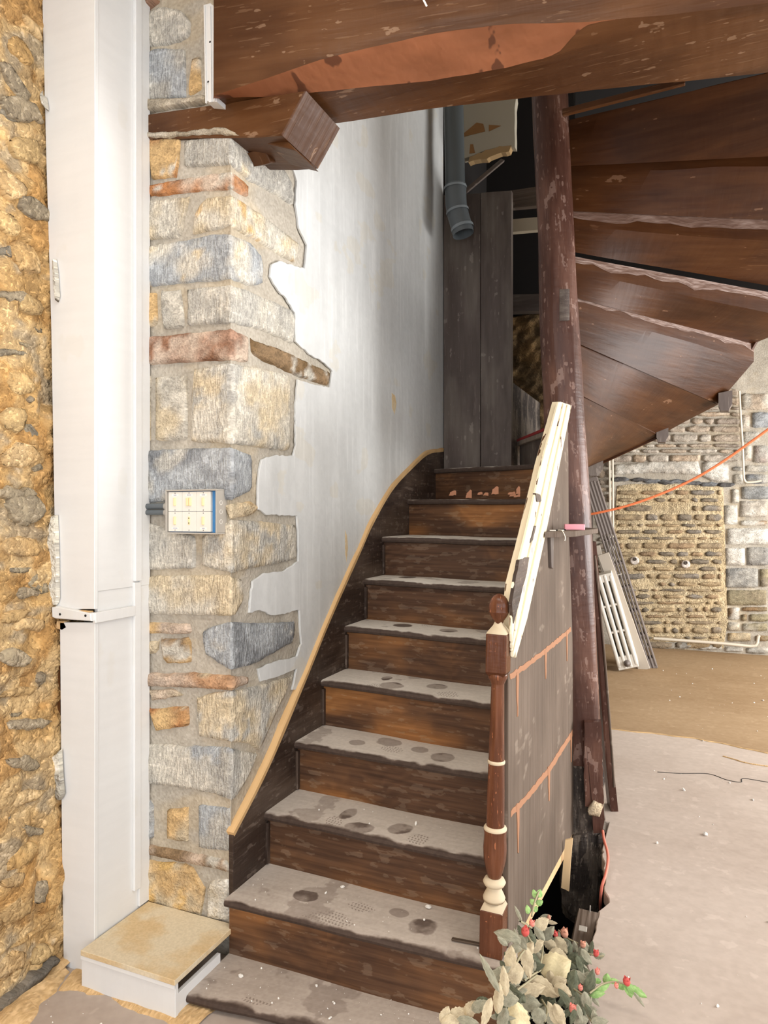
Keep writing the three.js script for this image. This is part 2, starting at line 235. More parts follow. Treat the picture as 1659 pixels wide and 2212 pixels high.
// ---------------------------------------------------------------- stone pier and the plastered stair wall
const wallMid = setting('wall_middle', V(XS, 0, ZF));
const wrap = (s, y, d0) => { const d = d0 < 0 ? d0 * Math.min(1, .15 + Math.abs(s) / .025) : d0; return wrapAt(s, y, d); };
const wrapAt = (s, y, d) => s <= 0 ? V(XS + s + (s > -.0001 ? d * .55 : 0), y, ZF + (s > -.0001 ? d * .55 : d)) : V(XS + d, y, ZF - s);
const unw = ([px, py]) => { if (px <= 499) { const p = onZ(px, py, ZF); return [p.x - XS, p.y]; } const p = onX(px, py, XS); return [ZF - p.z, p.y]; };
{
  part(wallMid, 'wall_core', mergeGeometries([box(-1.2, XS - .03, -.8, 5.2, -6.9, ZF - .03, .01)]), M.mortar);
  const cols = []; for (let s = -.6; s < -.02; s += .02) cols.push(s); for (const e of [-.015, -.006, .0001, .006, .015]) cols.push(e); for (let s = .03; s < .62; s += .02) cols.push(s); for (let s = .7; s < 2.4; s += .1) cols.push(s);
  const ny = 240; part(wallMid, 'mortar', sheet(cols.length - 1, ny, (u, v, i, j) => { const s = cols[i], y = -.05 + j / ny * 4.4, d = (fb(s * 14, y * 14, 2, 4) - .5) * .012 - .008; return [wrap(s, y, d), s, y]; }), M.mortar);
  const T = M.tooled, R = M.rough; let k = 50;
  const Q = (poly, cols, m = T, o = {}) => { const ys = poly.map(p => p[1]), cy = (Math.min(...ys) + Math.max(...ys)) / 2, hy = Math.max(...ys) - Math.min(...ys); const big = poly.map(([a, b]) => [a < 499 && a > 320 ? a + (a < 410 && poly.some(p => p[0] > a + 12) ? -2 : 2) : a, b + (b < cy ? -3 : 3)]); return part(wallMid, o.name || 'stone', stone(big.map(unw), wrap, cols, { seed: ++k * 1.37, ...(hy < 42 ? { proud: .003, amp: .003 } : {}), ...o }), m, o.label); };
  // above the corbel
  Q([[312, 4], [336, 1], [341, 8], [328, 14], [316, 22]], [C.rust, C.brick], R, { proud: .03, amp: .014, cell: .008 });
  Q([[311, 30], [345, 18], [390, 22], [408, 45], [408, 75], [385, 90], [311, 100]], [C.grey, C.pale]);
  Q([[311, 120], [340, 106], [398, 108], [399, 208], [311, 216]], [C.blue, C.grey, C.white], T, { third: .7 });
  Q([[410, 128], [432, 122], [432, 190], [408, 206]], [C.ochre, C.pale], R);
  // courses of the pier from the corbel down
  Q([[322, 302], [386, 300], [382, 380], [328, 384]], [C.rust, C.ochre, C.pale], R, { third: .62 });
  Q([[399, 306], [430, 300], [499, 292], [535, 312], [575, 340], [612, 366], [632, 395], [634, 442], [600, 420], [540, 388], [499, 358], [399, 366]], [C.grey, C.pale, C.buff], T, { third: .66 });
  Q([[313, 398], [420, 382], [499, 371], [537, 398], [537, 424], [499, 406], [313, 422]], [C.pinkish, C.rust, C.pale], R, { third: .6, proud: .004 });
  Q([[313, 436], [407, 427], [391, 510], [313, 516]], [C.pale, C.buff]);
  Q([[413, 505], [424, 450], [446, 430], [499, 422], [560, 462], [632, 512], [645, 522], [638, 566], [570, 526], [499, 492]], [C.buff, C.pale, C.ochre], T, { third: .68 });
  Q([[313, 534], [412, 518], [455, 508], [499, 508], [540, 525], [566, 558], [568, 612], [540, 616], [499, 602], [394, 610], [313, 618]], [C.pale, C.blue, C.buff], T, { third: .66 });
  Q([[313, 636], [336, 632], [336, 698], [315, 706]], [C.pale, C.buff, C.ochre], R);
  Q([[349, 630], [391, 628], [395, 706], [353, 710]], [C.pale, C.grey], R);
  Q([[407, 626], [499, 616], [560, 640], [630, 672], [637, 690], [632, 740], [570, 712], [499, 696], [406, 703]], [C.grey, C.pale], T);
  Q([[313, 730], [400, 722], [499, 712], [536, 730], [536, 782], [499, 776], [313, 785]], [C.brick, C.pinkish, [150, 110, 86]], R, { name: 'timber_block', label: 'reddish timber block let into the stone pier', proud: .006, amp: .003 });
  Q([[543, 734], [620, 762], [690, 790], [712, 802], [709, 832], [650, 814], [545, 770]], [C.brown, [120, 96, 66], C.pale], R, { third: .62 });
  Q([[313, 812], [322, 812], [322, 950], [315, 952]], [C.buff, C.pale], R, { round: .004 });
  Q([[337, 816], [400, 812], [402, 948], [337, 950]], [C.pale, C.buff], R);
  Q([[416, 798], [499, 786], [570, 800], [625, 812], [624, 966], [614, 972], [560, 964], [499, 956], [412, 954]], [C.buff, C.pale, C.grey], T, { third: .58, proud: .012 });
  Q([[315, 974], [499, 968], [540, 984], [543, 1010], [541, 1060], [499, 1078], [315, 1084]], [C.blue, C.slate, C.grey], T, { proud: .01 });
  Q([[484, 1092], [540, 1084], [560, 1096], [545, 1112], [490, 1120]], [C.buff, C.ochre], R);
  Q([[315, 1130], [400, 1155], [419, 1160], [419, 1226], [315, 1230]], [C.pale, C.grey]);
  Q([[433, 1160], [499, 1124], [560, 1128], [636, 1136], [640, 1206], [600, 1216], [540, 1226], [499, 1236], [433, 1222]], [C.buff, C.pale, C.grey], T, { third: .58 });
  Q([[315, 1246], [490, 1244], [520, 1254], [526, 1290], [508, 1326], [315, 1324]], [C.pale, C.buff]);
  Q([[318, 1346], [406, 1350], [408, 1368], [320, 1368]], [C.ochre, C.pinkish], R);
  Q([[316, 1388], [341, 1386], [338, 1410], [318, 1412]], [C.buff], R);
  Q([[348, 1384], [407, 1380], [410, 1430], [358, 1432]], [C.ochre, C.brown, C.pale], R);
  Q([[435, 1370], [448, 1356], [499, 1346], [580, 1348], [636, 1344], [634, 1390], [575, 1418], [540, 1436], [490, 1444], [440, 1410]], [C.slate, C.blue, C.pale], T, { third: .68, proud: .006 });
  Q([[316, 1457], [410, 1455], [499, 1462], [534, 1462], [534, 1474], [499, 1490], [410, 1484], [316, 1480]], [C.pinkish, [190, 150, 116], C.buff], R, { name: 'timber_block', label: 'pinkish timber block let into the stone pier', proud: .012 });
  Q([[320, 1492], [376, 1490], [394, 1502], [330, 1512]], [C.pinkish, C.buff], R);
  Q([[323, 1534], [403, 1528], [405, 1566], [340, 1578]], [C.rust, C.ochre, C.buff], R);
  Q([[422, 1510], [470, 1496], [499, 1494], [560, 1482], [634, 1462], [560, 1620], [540, 1604], [499, 1602], [426, 1590]], [C.buff, C.pale, C.grey], T, { third: .56, amp: .008 });
  Q([[315, 1610], [499, 1618], [556, 1630], [540, 1670], [508, 1722], [460, 1712], [315, 1690]], [C.grey, C.pale, C.blue], T, { third: .64, proud: .006 });
  Q([[315, 1722], [330, 1742], [330, 1808], [316, 1812]], [C.blue, C.grey], R);
  Q([[364, 1750], [405, 1747], [404, 1818], [362, 1812]], [C.buff, C.ochre, C.pale], R);
  Q([[426, 1740], [496, 1748], [494, 1838], [426, 1830]], [C.blue, C.grey], T);
  Q([[315, 1826], [492, 1856], [496, 1882], [315, 1850]], [C.pinkish, C.brown, C.pale], R);
  Q([[315, 1860], [412, 1872], [440, 1918], [432, 1976], [318, 1950]], [C.ochre, C.buff, [222, 184, 120]], R, { amp: .01 });
  Q([[448, 1906], [494, 1900], [494, 1986], [445, 1980]], [C.white, C.buff], R, { amp: .01 });
  // plaster left at the foot of the pier
  Q([[315, 1956], [400, 1978], [432, 1990], [430, 2002], [315, 1972]], [C.white, [232, 222, 200]], R, { name: 'plaster_lump', cell: .01, proud: .012 });
  Q([[438, 1990], [494, 2004], [495, 2020], [436, 2006]], [C.white, [232, 222, 200]], R, { name: 'plaster_lump', cell: .01, proud: .012 });
  // the coat of white plaster, broken off along the quoins
  const edge = [[612, 346], [628, 352], [640, 390], [637, 440], [645, 495], [662, 530], [657, 580], [630, 572], [602, 564], [586, 572], [582, 598], [600, 628], [618, 646], [636, 676], [637, 738], [668, 766], [700, 784], [717, 802], [712, 836], [688, 833], [642, 820], [637, 880], [638, 962], [632, 984], [592, 984], [564, 992], [556, 1040], [556, 1100], [574, 1112], [640, 1114], [643, 1160], [643, 1212], [610, 1234], [570, 1238], [544, 1256], [537, 1324], [560, 1318], [592, 1330], [645, 1318], [650, 1390], [640, 1418], [600, 1428], [556, 1444], [562, 1472], [600, 1462], [640, 1444], [630, 1490]];
  const P = ragged(zy(edge, XS), .02, .003, 5, false), Sx = [[650, 1490], [710, 1345], [775, 1200], [800, 1142], [845, 1062], [925, 984], [957, 976]].map(p => { const q = onX(...p, XS); return [q.z, q.y]; });
  P.push(...Sx, [-2.42, 5.1], [-.3, 5.1]); part(wallMid, 'plaster', prism(P, 'x', XS - .006, XS + .004, .0015, 'z'), M.plaster, 'white plaster coat broken off along the stones');
  // small holes in the plaster
  for (const [x, y, w, h] of [[851, 872, 5, 24], [748, 1180, 3, 34]]) { const c = [[x - w, y - h], [x + w * .4, y - h * .7], [x + w, y], [x + w * .2, y + h], [x - w * .8, y + h * .4]]; part(wallMid, 'plaster_scar', prism(ragged(zy(c, XS + .004), .01, .002, x), 'x', XS + .001, XS + .0052), M.beige, 'small buff scar in the plaster'); }
}

// ---------------------------------------------------------------- rubble wall on the left
const leanX = y => -.53 - .027 * y;
const wallLeft = setting('wall_left', V(-.55, 0, 0));
{
  part(wallLeft, 'wall_core', box(-1.2, -.74, -.3, 3.7, -.2, 4.5, .01), M.sand);
  const relief = (z, y) => { const w = fb(z * 5, y * 6, 1, 3) - .5, f = fb(z * 26, y * 26, 4, 4) - .5, n = vn(z * 11, y * 16, 7), cr = Math.pow(1 - Math.abs(n * 2 - 1), 6); return w * .05 + f * .03 - cr * .012; };
  const cl = [[206, 170, 118], [220, 190, 144], [194, 150, 94], [180, 166, 144]].map(lin);
  part(wallLeft, 'clay', sheet(150, 420, (u, v) => { const z = .08 + u * u * 2.2 + u * .35, y = -.04 + v * 3.7; return [V(leanX(y) + relief(z, y), y, z), z, y]; }, (u, v, p) => { const t = fb(p.z * 7, p.y * 7, 3, 4), q = fb(p.z * 12, p.y * 12, 9, 3); return c3(c3(cl[0], cl[1], sst(.4, .62, t)), q > .5 ? cl[2] : cl[3], sst(.56, .68, Math.abs(q - .5) + .5) * .8); }), M.clay);
  const r = rng(7); let k = 400;
  const face = (s, y, d) => V(leanX(y) + relief(s, y) * .6 + d, y, s);
  const pal = [[[208, 180, 134], [194, 164, 120]], [[182, 168, 146], [166, 154, 134]], [[218, 190, 148], [204, 170, 122]], [[140, 134, 124], [168, 156, 134]], [[204, 168, 116], [216, 186, 138]]];
  const put = (z, y, w, h, tilt, ci, proud) => { const n = 8, P = []; for (let i = 0; i < n; i++) { const a = i / n * 6.283, q = .75 + r() * .4, dx = Math.cos(a) * w / 2 * q, dy = Math.sin(a) * h / 2 * q; P.push([z + dx * Math.cos(tilt) - dy * Math.sin(tilt), y + dx * Math.sin(tilt) + dy * Math.cos(tilt)]); } part(wallLeft, 'stone', stone(P, face, pal[ci], { seed: ++k * 1.7, cell: .018, proud, amp: .008, jag: .012, bury: .02, rim: .008 }), M.clay); };
  // stones the photograph shows: px row, size, tone
  for (const [px, py, w, h, t, ci] of [[40, 110, .12, .09, .2, 4], [70, 60, .1, .06, .3, 2], [30, 180, .16, .08, .5, 1], [45, 235, .22, .09, -.35, 1], [30, 250, .12, .05, -.4, 3], [60, 320, .14, .12, 0, 0], [25, 400, .15, .1, .2, 2], [75, 450, .14, .09, -.1, 1], [20, 480, .1, .08, 0, 4], [55, 560, .13, .11, .5, 2], [20, 545, .1, .05, -.4, 3], [70, 660, .13, .08, .1, 0], [30, 640, .16, .05, -.1, 1], [85, 712, .05, .025, .1, 3], [55, 742, .05, .02, 0, 3], [30, 762, .13, .03, -.15, 3], [40, 830, .16, .09, .2, 4], [65, 860, .04, .03, 0, 1], [30, 905, .12, .1, 0, 0], [65, 935, .1, .06, .4, 3], [40, 985, .16, .09, -.1, 2], [85, 1010, .06, .035, -.3, 3], [30, 1065, .2, .05, 0, 1], [60, 1100, .16, .12, .1, 1], [50, 1180, .16, .08, .05, 2], [85, 1260, .09, .07, .7, 3], [45, 1232, .1, .025, .05, 3], [60, 1280, .1, .05, 0, 1], [30, 1335, .12, .06, -.2, 0], [60, 1350, .14, .05, .1, 2], [25, 1420, .14, .07, .3, 1], [85, 1465, .06, .06, 0, 1], [40, 1495, .16, .05, .05, 0], [35, 1540, .06, .02, 0, 3], [60, 1565, .2, .05, .25, 1], [50, 1650, .16, .06, .55, 1], [20, 1700, .06, .03, 0, 3], [60, 1720, .13, .07, .1, 2], [15, 1765, .06, .025, .3, 3], [70, 1795, .12, .045, .55, 1], [40, 1850, .14, .08, 0, 4], [25, 1900, .1, .05, .2, 2], [80, 1925, .07, .1, .1, 1], [35, 1960, .14, .1, .1, 0], [60, 2020, .18, .03, 0, 4], [20, 2080, .14, .08, .2, 2], [90, 2060, .1, .08, .1, 0]]) { const a = onX(px, py, leanX(1.57 + (1106 - py) / FOC * 2.35)); put(a.z, a.y, w, h, t, ci, ci === 3 ? .002 : .012); }
  for (let i = 0; i < 40; i++) put(.55 + r() * 1.6, .1 + r() * 3.2, .08 + r() * .16, .05 + r() * .08, (r() - .5) * .6, Math.floor(r() * 5), .012);
  // torn plaster left against the boxing
  for (const [L, c] of [[[[104, 1112], [116, 1110], [119, 1300], [108, 1310], [92, 1255], [104, 1230], [96, 1180]], C.white], [[[116, 1630], [124, 1620], [128, 1730], [120, 1738], [92, 1700], [90, 1650]], C.grey], [[[107, 560], [113, 556], [119, 640], [114, 650]], C.white], [[[80, 195], [92, 205], [96, 240], [84, 222]], C.white]]) {
    const z = .235; part(wallLeft, 'plaster_edge', stone(xy(L, z), (s, y, d) => V(s, y, z - .012 + d), [c, C.white], { seed: L[0][1], cell: .01, proud: .006, amp: .006, jag: .008, bury: .01 }), M.clay, 'torn white plaster edge beside the boxing'); }
  part(wallLeft, 'slate_footing', stone(zy([[0, 2196], [0, 2172], [60, 2115], [128, 2066], [133, 2074], [100, 2112], [40, 2166]], -.50), (s, y, d) => V(-.505 + d, y, s), [[132, 122, 108], [108, 102, 94]], { seed: 88, cell: .02, proud: .012, bury: .04, amp: .012, jag: .01 }), M.rough, 'grey slate along the foot of the wall');
}

// ---------------------------------------------------------------- floor, pit, room shell
{
  const fl = setting('floor');
  const jag = [[1300, 1835], [1304, 1860], [1306, 1890], [1304, 1913], [1310, 1932], [1315, 1949], [1306, 1957], [1297, 1963], [1293, 1972], [1290, 1982], [1286, 2000], [1284, 2015], [1277, 2034], [1273, 2048], [1268, 2079], [1270, 2095], [1273, 2110], [1270, 2212]].map(p => { const q = onY(...p, 0); return [q.x, q.z]; });
  const hole = [[.975, -1.72], [1.1, -1.72], ...ragged(jag, .025, .004, 3, false), [1.2, -.1], [.975, -.1]];
  const seam = [[.9, -3.32], [1.21, -3.346], [1.51, -3.34], [1.74, -3.277], [1.95, -3.187], [2.6, -3.05], [3.6, -3.1], [5.3, -3.0]];
  const front = [...ragged(seam, .06, .012, 4, false), [5.3, 4.3], [-.6, 4.3], [-.6, -3.32]];
  // the slab is drawn as one outline that runs round the broken hole
  const o2 = [[-.6, 4.3], [-.6, -1.0], [-.02, -1.0], [-.02, .15], [.975, .07], [.975, -.1], [1.2, -.1], ...ragged(jag.slice().reverse(), .022, .005, 3, false), [1.1, -1.72], [.42, -1.72], [.42, -3.32], ...ragged(seam, .06, .012, 4, false), [5.3, 4.3]];
  part(fl, 'concrete_slab', prism(o2, 'y', -.06, 0, .004), M.slab);
  part(fl, 'rear_screed', prism([...ragged(seam.slice(), .06, .012, 4, false), [5.3, -6.85], [.42, -6.85], [.42, -3.32]], 'y', -.06, -.003), M.screed, 'brown dusty rear floor');
  part(fl, 'seam_mortar', tube(ragged(seam, .07, .012, 4, false).map(p => V(p[0], -.001, p[1] + .004)), .007, 160, 5), M.sand, 'pale mortar bead along the joint of the two floors');
  part(fl, 'crack', tube([[1420, 1668], [1470, 1671], [1530, 1672], [1570, 1685], [1600, 1690], [1606, 1682], [1659, 1690]].map(p => onY(...p, .0)), .003, 60, 4), M.hole.clone(), 'thin dark crack in the concrete');
  part(fl, 'ridge', tube([[1562, 1634], [1590, 1642], [1602, 1646], [1625, 1651], [1659, 1656]].map(p => onY(...p, .0)), .006, 40, 5), M.sand);
  part(fl, 'subsoil', box(-1.2, 5.6, -.95, -.75, -7.2, 4.6, .01), M.soil, 'dark void under the broken floor');
  part(fl, 'pit_side', mergeGeometries([box(.3, .96, -.75, -.05, -.2, -.14, .004), box(1.35, 1.42, -.75, -.062, -2, .1, .01), box(.3, 1.4, -.75, -.062, -2.1, -2.0, .01), box(.9, 1.4, -.75, -.062, .05, .12, .01)]), M.soil);
  // sand and plaster dust swept against the wall and the boxed step
  const heap = (pts, h, w) => sheet(60, 8, (u, v) => { const c = new THREE.CatmullRomCurve3(pts.map(p => onY(...p, 0))), p = c.getPoint(u), t = c.getTangent(u), n = V(-t.z, 0, t.x), k = v * 2 - 1, ww = w * (.7 + .6 * fb(u * 9, 3, 1, 3)); return [V(p.x + n.x * k * ww, Math.max(-.004, h * (1 - k * k) * (.6 + .8 * fb(u * 12, v * 5, 2, 3)) - .004), p.z + n.z * k * ww), p.x + n.x * k * ww, p.z + n.z * k * ww]; });
  part(fl, 'sand_heap', heap([[-60, 2240], [30, 2185], [80, 2130], [128, 2085], [150, 2092]], .028, .085), M.sand, 'ochre sand along the foot of the rubble wall', 'stuff');
  part(fl, 'sand_heap', heap([[150, 2112], [215, 2118], [280, 2140], [340, 2170], [405, 2190], [440, 2206]], .013, .075), M.sand, 'ochre sand swept along the boxed step', 'stuff');

  const bk = setting('wall_back', V(2, 0, -6.77)); origin.get(bk);
  part(bk, 'wall_core', box(-1.2, 5.6, -.3, 5.2, -7.1, -6.79, .01), M.mortar);
  part(bk, 'mortar', sheet(120, 90, (u, v) => { const x = .38 + u * 3.2, y = -.05 + v * 4; return [V(x, y, -6.775 + (fb(x * 9, y * 9, 3, 4) - .5) * .03), x, y]; }), M.mortar);
  const Zb = -6.765, face = (s, y, d) => V(s, y, Zb + d); let k = 900;
  const S = (L, cols, m = M.rough, o = {}) => part(bk, 'stone', stone(L.map(p => { const q = onZ(...p, Zb); return [q.x, q.y]; }), face, cols, { seed: ++k * 1.3, cell: .045, proud: .02, amp: .012, jag: .008, rim: .03, bury: .03, ...o }), m);
  const R4 = (x0, y0, x1, y1, cols, m, o) => S([[x0, y0], [x1, y0], [x1, y1], [x0, y1]], cols, m, o);
  const r = rng(31);
  // buff mortar bed of the blocked doorway
  const bed = xy([[1326, 1048], [1400, 1045], [1562, 1048], [1566, 1130], [1564, 1210], [1570, 1300], [1572, 1340], [1566, 1402], [1326, 1402]], Zb);
  part(bk, 'infill_mortar', stone(ragged(bed, .08, .01, 4), face, [[222, 205, 174], [210, 191, 158]], { seed: 5, cell: .05, proud: .004, amp: .005, rim: .02, bury: .02 }), M.clay, 'buff mortar filling the blocked doorway');
  const tone = [[[172, 154, 128], [186, 166, 134]], [[156, 142, 122], [140, 130, 116]], [[194, 172, 138], [178, 156, 124]], [[150, 142, 132], [170, 154, 132]], [[184, 158, 126], [166, 142, 114]]];
  const bump2 = { proud: .034, cell: .03, round: .03, jag: .012, amp: .014 };
  const blob = (x, y, w, h, cols, o = bump2, m) => { const P = []; for (let i = 0; i < 7; i++) { const a = i / 7 * 6.283 + r() * .4; P.push([x + Math.cos(a) * w / 2 * (.95 + r() * .3), y + Math.sin(a) * h / 2 * (1 + r() * .4)]); } S(P, cols, m, o); };
  // a course of rubble: irregular quads set close together
  const course = (x0, x1, y0, y1, wmin, wmax, gap, tones, o, skip = 0) => { let x = x0; while (x < x1 - 8) { const w = Math.min(wmin + Math.pow(r(), 1.4) * (wmax - wmin), x1 - x), j = () => (r() - .5) * Math.min(4.4, (y1 - y0) * .3), c = tones[Math.floor(r() * tones.length)]; if (r() > skip) { const a = x + gap / 2, b = x + w - gap / 2, yt = y0 + gap * .35, yb = y1 - gap * .35; S([[a + Math.abs(j()), yt + Math.abs(j())], [mix(a, b, .4), yt + j() * .4], [b - Math.abs(j()), yt + Math.abs(j())], [b, mix(yt, yb, .5) + j()], [b - Math.abs(j()), yb - Math.abs(j())], [mix(a, b, .6), yb + j() * .4], [a + Math.abs(j()), yb - Math.abs(j())], [a, mix(yt, yb, .5) + j()]], c, M.rough, o); } x += w; } };
  const flat = { proud: .026, cell: .035, round: .016, jag: .008, amp: .01, rim: .008, bury: .03 };
  for (let y = 1056; y < 1392;) { const h = 10 + r() * 9; course(1328 + r() * 6, 1562, y, y + h, 16, 66, 5, tone, flat, .04); y += h + 1.5; }
  // long slate lintel line and white blocks over the doorway
  for (let x = 1324; x < 1572; x += 26 + r() * 14) blob(x + 16, 1034 + (x - 1324) * .05 + r() * 3, 42, 7 + r() * 4, [C.slate, [96, 94, 94]], { ...bump2, proud: .03 });
  S([[1326, 1004], [1352, 1002], [1410, 996], [1512, 994], [1515, 1027], [1420, 1022], [1327, 1026]], [C.white, [206, 200, 190]], M.rough, { proud: .04, cell: .035 });
  S([[1518, 998], [1545, 994], [1574, 1004], [1575, 1042], [1540, 1040], [1517, 1030]], [C.white, [210, 204, 196]], M.rough, { proud: .04, cell: .035 });
  const big = [[1602, 1050, 1660, 1079, C.grey, [150, 152, 152]], [1580, 1056, 1597, 1088, C.white, C.pale], [1598, 1081, 1658, 1118, C.white, [196, 188, 176]], [1564, 1090, 1594, 1134, C.white, C.pale], [1600, 1124, 1657, 1136, C.brown, C.white], [1570, 1141, 1660, 1177, C.white, [212, 208, 200]], [1567, 1183, 1610, 1222, C.white, [220, 214, 204]], [1613, 1182, 1660, 1222, [148, 146, 142], C.grey], [1567, 1227, 1638, 1270, [138, 138, 136], C.grey], [1641, 1228, 1660, 1268, [150, 140, 126], C.olive], [1570, 1274, 1656, 1308, C.olive, [160, 148, 124]], [1572, 1312, 1598, 1339, C.brown, C.white], [1603, 1311, 1658, 1321, C.olive, C.brown], [1601, 1327, 1614, 1342, C.brown, C.olive], [1619, 1326, 1660, 1343, C.olive, [170, 160, 130]], [1572, 1343, 1598, 1363, C.buff, C.pale], [1604, 1346, 1658, 1364, C.olive, C.pale], [1572, 1367, 1622, 1386, [196, 172, 134], C.buff], [1632, 1372, 1660, 1386, C.brown, C.olive],
    [1602, 850, 1660, 886, C.pale, [186, 170, 152]], [1625, 890, 1660, 924, C.blue, [140, 142, 144]], [1600, 896, 1620, 926, C.pale, C.pinkish], [1604, 932, 1640, 956, C.pale, C.grey], [1606, 960, 1624, 996, C.pinkish, C.pale], [1628, 962, 1660, 1000, C.grey, [170, 158, 150]], [1582, 1008, 1606, 1018, C.slate, C.grey], [1610, 1005, 1659, 1020, C.grey, C.pale], [1584, 1024, 1606, 1046, C.white, C.pale], [1610, 1024, 1659, 1046, C.slate, C.grey], [1326, 1388, 1420, 1404, C.pale, C.buff], [1430, 1386, 1500, 1402, C.pale, C.grey], [1510, 1392, 1560, 1404, C.white, C.pale], [1566, 1396, 1606, 1408, C.white, [200, 196, 190]], [1612, 1398, 1660, 1412, C.grey, C.pale]];
  for (const [x0, y0, x1, y1, a, b] of big) R4(x0, y0, x1, y1, [a, b], M.rough, { cell: .04, proud: .022, round: .02, rim: .02, jag: .006 });
  // rough courses of rubble above
  const warm = [[[200, 186, 170], [186, 170, 152]], [[206, 198, 186], [190, 180, 168]], [[174, 162, 150], [192, 178, 162]], [[208, 192, 172], [196, 174, 152]]];
  for (let y = 838; y < 992;) { const h = 11 + r() * 10; course(1286 + r() * 8, 1600, y, y + h, 22, 84, 3, warm, flat); y += h + .6; }
  for (let y = 994; y < 1250;) { const h = 14 + r() * 9; course(1290, 1324, y, y + h, 16, 34, 3, warm, flat); y += h + .6; }
  for (const [x, y, h] of [[1371, 1211, 0], [1481, 1219, 0]]) { const P = []; for (let i = 0; i < 9; i++) { const a = i / 9 * 6.283; const q = onZ(x + Math.cos(a) * 11, y + Math.sin(a) * 10, Zb); P.push([q.x, q.y]); } part(bk, 'plaster_patch', stone(P, face, [[244, 236, 232], [232, 222, 214]], { seed: x, cell: .012, proud: .05, bury: .02, jag: .006 }), M.rough, 'white plaster pad of a removed socket'); const q = onZ(x, y - 3, Zb + .05); part(bk, 'plaster_hole', lathe([[.0, 0], [.022, .001], [.02, .012], [.001, .013]], V(0, 0, 0), 10).rotateX(Math.PI / 2).translate(q.x, q.y, q.z - .004), M.rot, 'dark broken hole'); }

  // rest of the shell, outside the frame
  const rt = setting('wall_right', V(5.4, 0, -1)); const wm = plain([206, 200, 190], .9);
  part(rt, 'wall_panel', mergeGeometries([box(5.36, 5.6, -.1, .6, -7, 4.5), box(5.36, 5.6, 2.8, 3.7, -7, .2), box(5.36, 5.6, 3.2, 3.7, .2, 3.6), box(5.36, 5.6, 2.8, 3.7, 3.6, 4.5), box(5.36, 5.6, .6, 2.8, -7, -5.7), box(5.36, 5.6, .6, 2.8, -1.5, .2), box(5.36, 5.6, .6, 2.8, 3.6, 4.5)]), wm);
  const fr = setting('wall_front', V(2, 0, 4.4));
  part(fr, 'wall_panel', mergeGeometries([box(-1.2, 5.6, -.1, .5, 4.32, 4.55), box(-1.2, 5.6, 3.3, 3.7, 4.32, 4.55), box(-1.2, -.4, .5, 3.3, 4.32, 4.55), box(4.6, 5.6, .5, 3.3, 4.32, 4.55)]), wm);
  const w1 = setting('window_1', V(2.1, 1.75, 4.42)); part(w1, 'window_frame', mergeGeometries([box(-.4, 4.6, .5, .56, 4.38, 4.46), box(-.4, 4.6, 3.24, 3.3, 4.38, 4.46), ...[-.4, 1.25, 2.9, 4.54].map(x => box(x, x + .06, .5, 3.3, 4.38, 4.46))]), M.white);
  const w2 = setting('window_2', V(5.45, 1.7, -3.6)); part(w2, 'window_frame', mergeGeometries([box(5.42, 5.5, .6, .66, -5.7, -1.5), box(5.42, 5.5, 2.74, 2.8, -5.7, -1.5), box(5.42, 5.5, .6, 2.8, -3.63, -3.57)]), M.white);
  const w3 = setting('added_window_3', V(5.45, 1.9, 1.9)); part(w3, 'window_frame', mergeGeometries([box(5.42, 5.5, .6, .66, .2, 3.6), box(5.42, 5.5, 3.14, 3.2, .2, 3.6), box(5.42, 5.5, .6, 3.2, 1.87, 1.93)]), M.white);  // unseen window, added to raise the light from the right
  for (const [x, z, n] of [[1.0, 1.25, 'over the stair foot'], [2.9, 1.25, 'over the open concrete floor']]) {  // unseen ceiling lamps, added to brighten the dark treads
    const cl = thing('added_ceiling_light', 'added out-of-view white ceiling panel lamp ' + n, 'lamp', V(x, 3.6, z)); part(cl, 'added_lamp_frame', mergeGeometries([box(x - .64, x + .64, 3.56, 3.62, z - .34, z - .3), box(x - .64, x + .64, 3.56, 3.62, z + .3, z + .34), box(x - .64, x - .6, 3.56, 3.62, z - .3, z + .3), box(x + .6, x + .64, 3.56, 3.62, z - .3, z + .3)]), M.white);
    part(cl, 'added_lamp_panel', box(x - .6, x + .6, 3.585, 3.61, z - .3, z + .3), new THREE.MeshStandardMaterial({ color: 0xffffff, emissive: 0xfff8ec, emissiveIntensity: 3 })); areaLight(0xfff8ee, 9.5, 1.2, .6, [x, 3.58, z], [x, 0, z + .0001]);
  }
  const ce = setting('ceiling'); part(ce, 'ceiling_panel', mergeGeometries([box(-1.2, 5.6, 3.62, 3.8, -.02, 4.55), box(2.9, 5.6, 3.62, 3.8, -7.1, -.02), box(-1.2, 2.9, 5.1, 5.25, -7.1, 0), box(-1.2, 2.9, 3.8, 5.1, -.1, 0), box(2.9, 3, 3.8, 5.2, -7.1, 0)]), plain([214, 208, 198], .9));
  // stairwell: unlit void painted near-black and the partition that runs to the back wall
  const sw = setting('wall_stairwell', V(.5, 2, -3.4));
  part(sw, 'painted_void', mergeGeometries([box(-.02, .95, 2.0, 5.1, -3.62, -3.5), box(.95, 2.9, 3.0, 5.1, -3.62, -3.5), box(XS - .02, XS + .012, 1.8, 5.1, -3.5, -2.452)]), M.dark, 'unlit stairwell void painted near-black');
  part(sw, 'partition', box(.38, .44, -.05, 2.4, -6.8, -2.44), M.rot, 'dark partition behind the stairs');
  part(sw, 'stone_facing', stone([[.15, 2.0], [.75, 2.0], [.75, 3.06], [.45, 3.1], [.15, 3.08]], (s, y, d) => V(s, y, -3.42 + d), [[150, 118, 78], [120, 98, 70], [176, 146, 104]], { seed: 61, cell: .02, amp: .03, proud: .02 }), M.rough, 'brown rubble facing seen past the top steps');
}

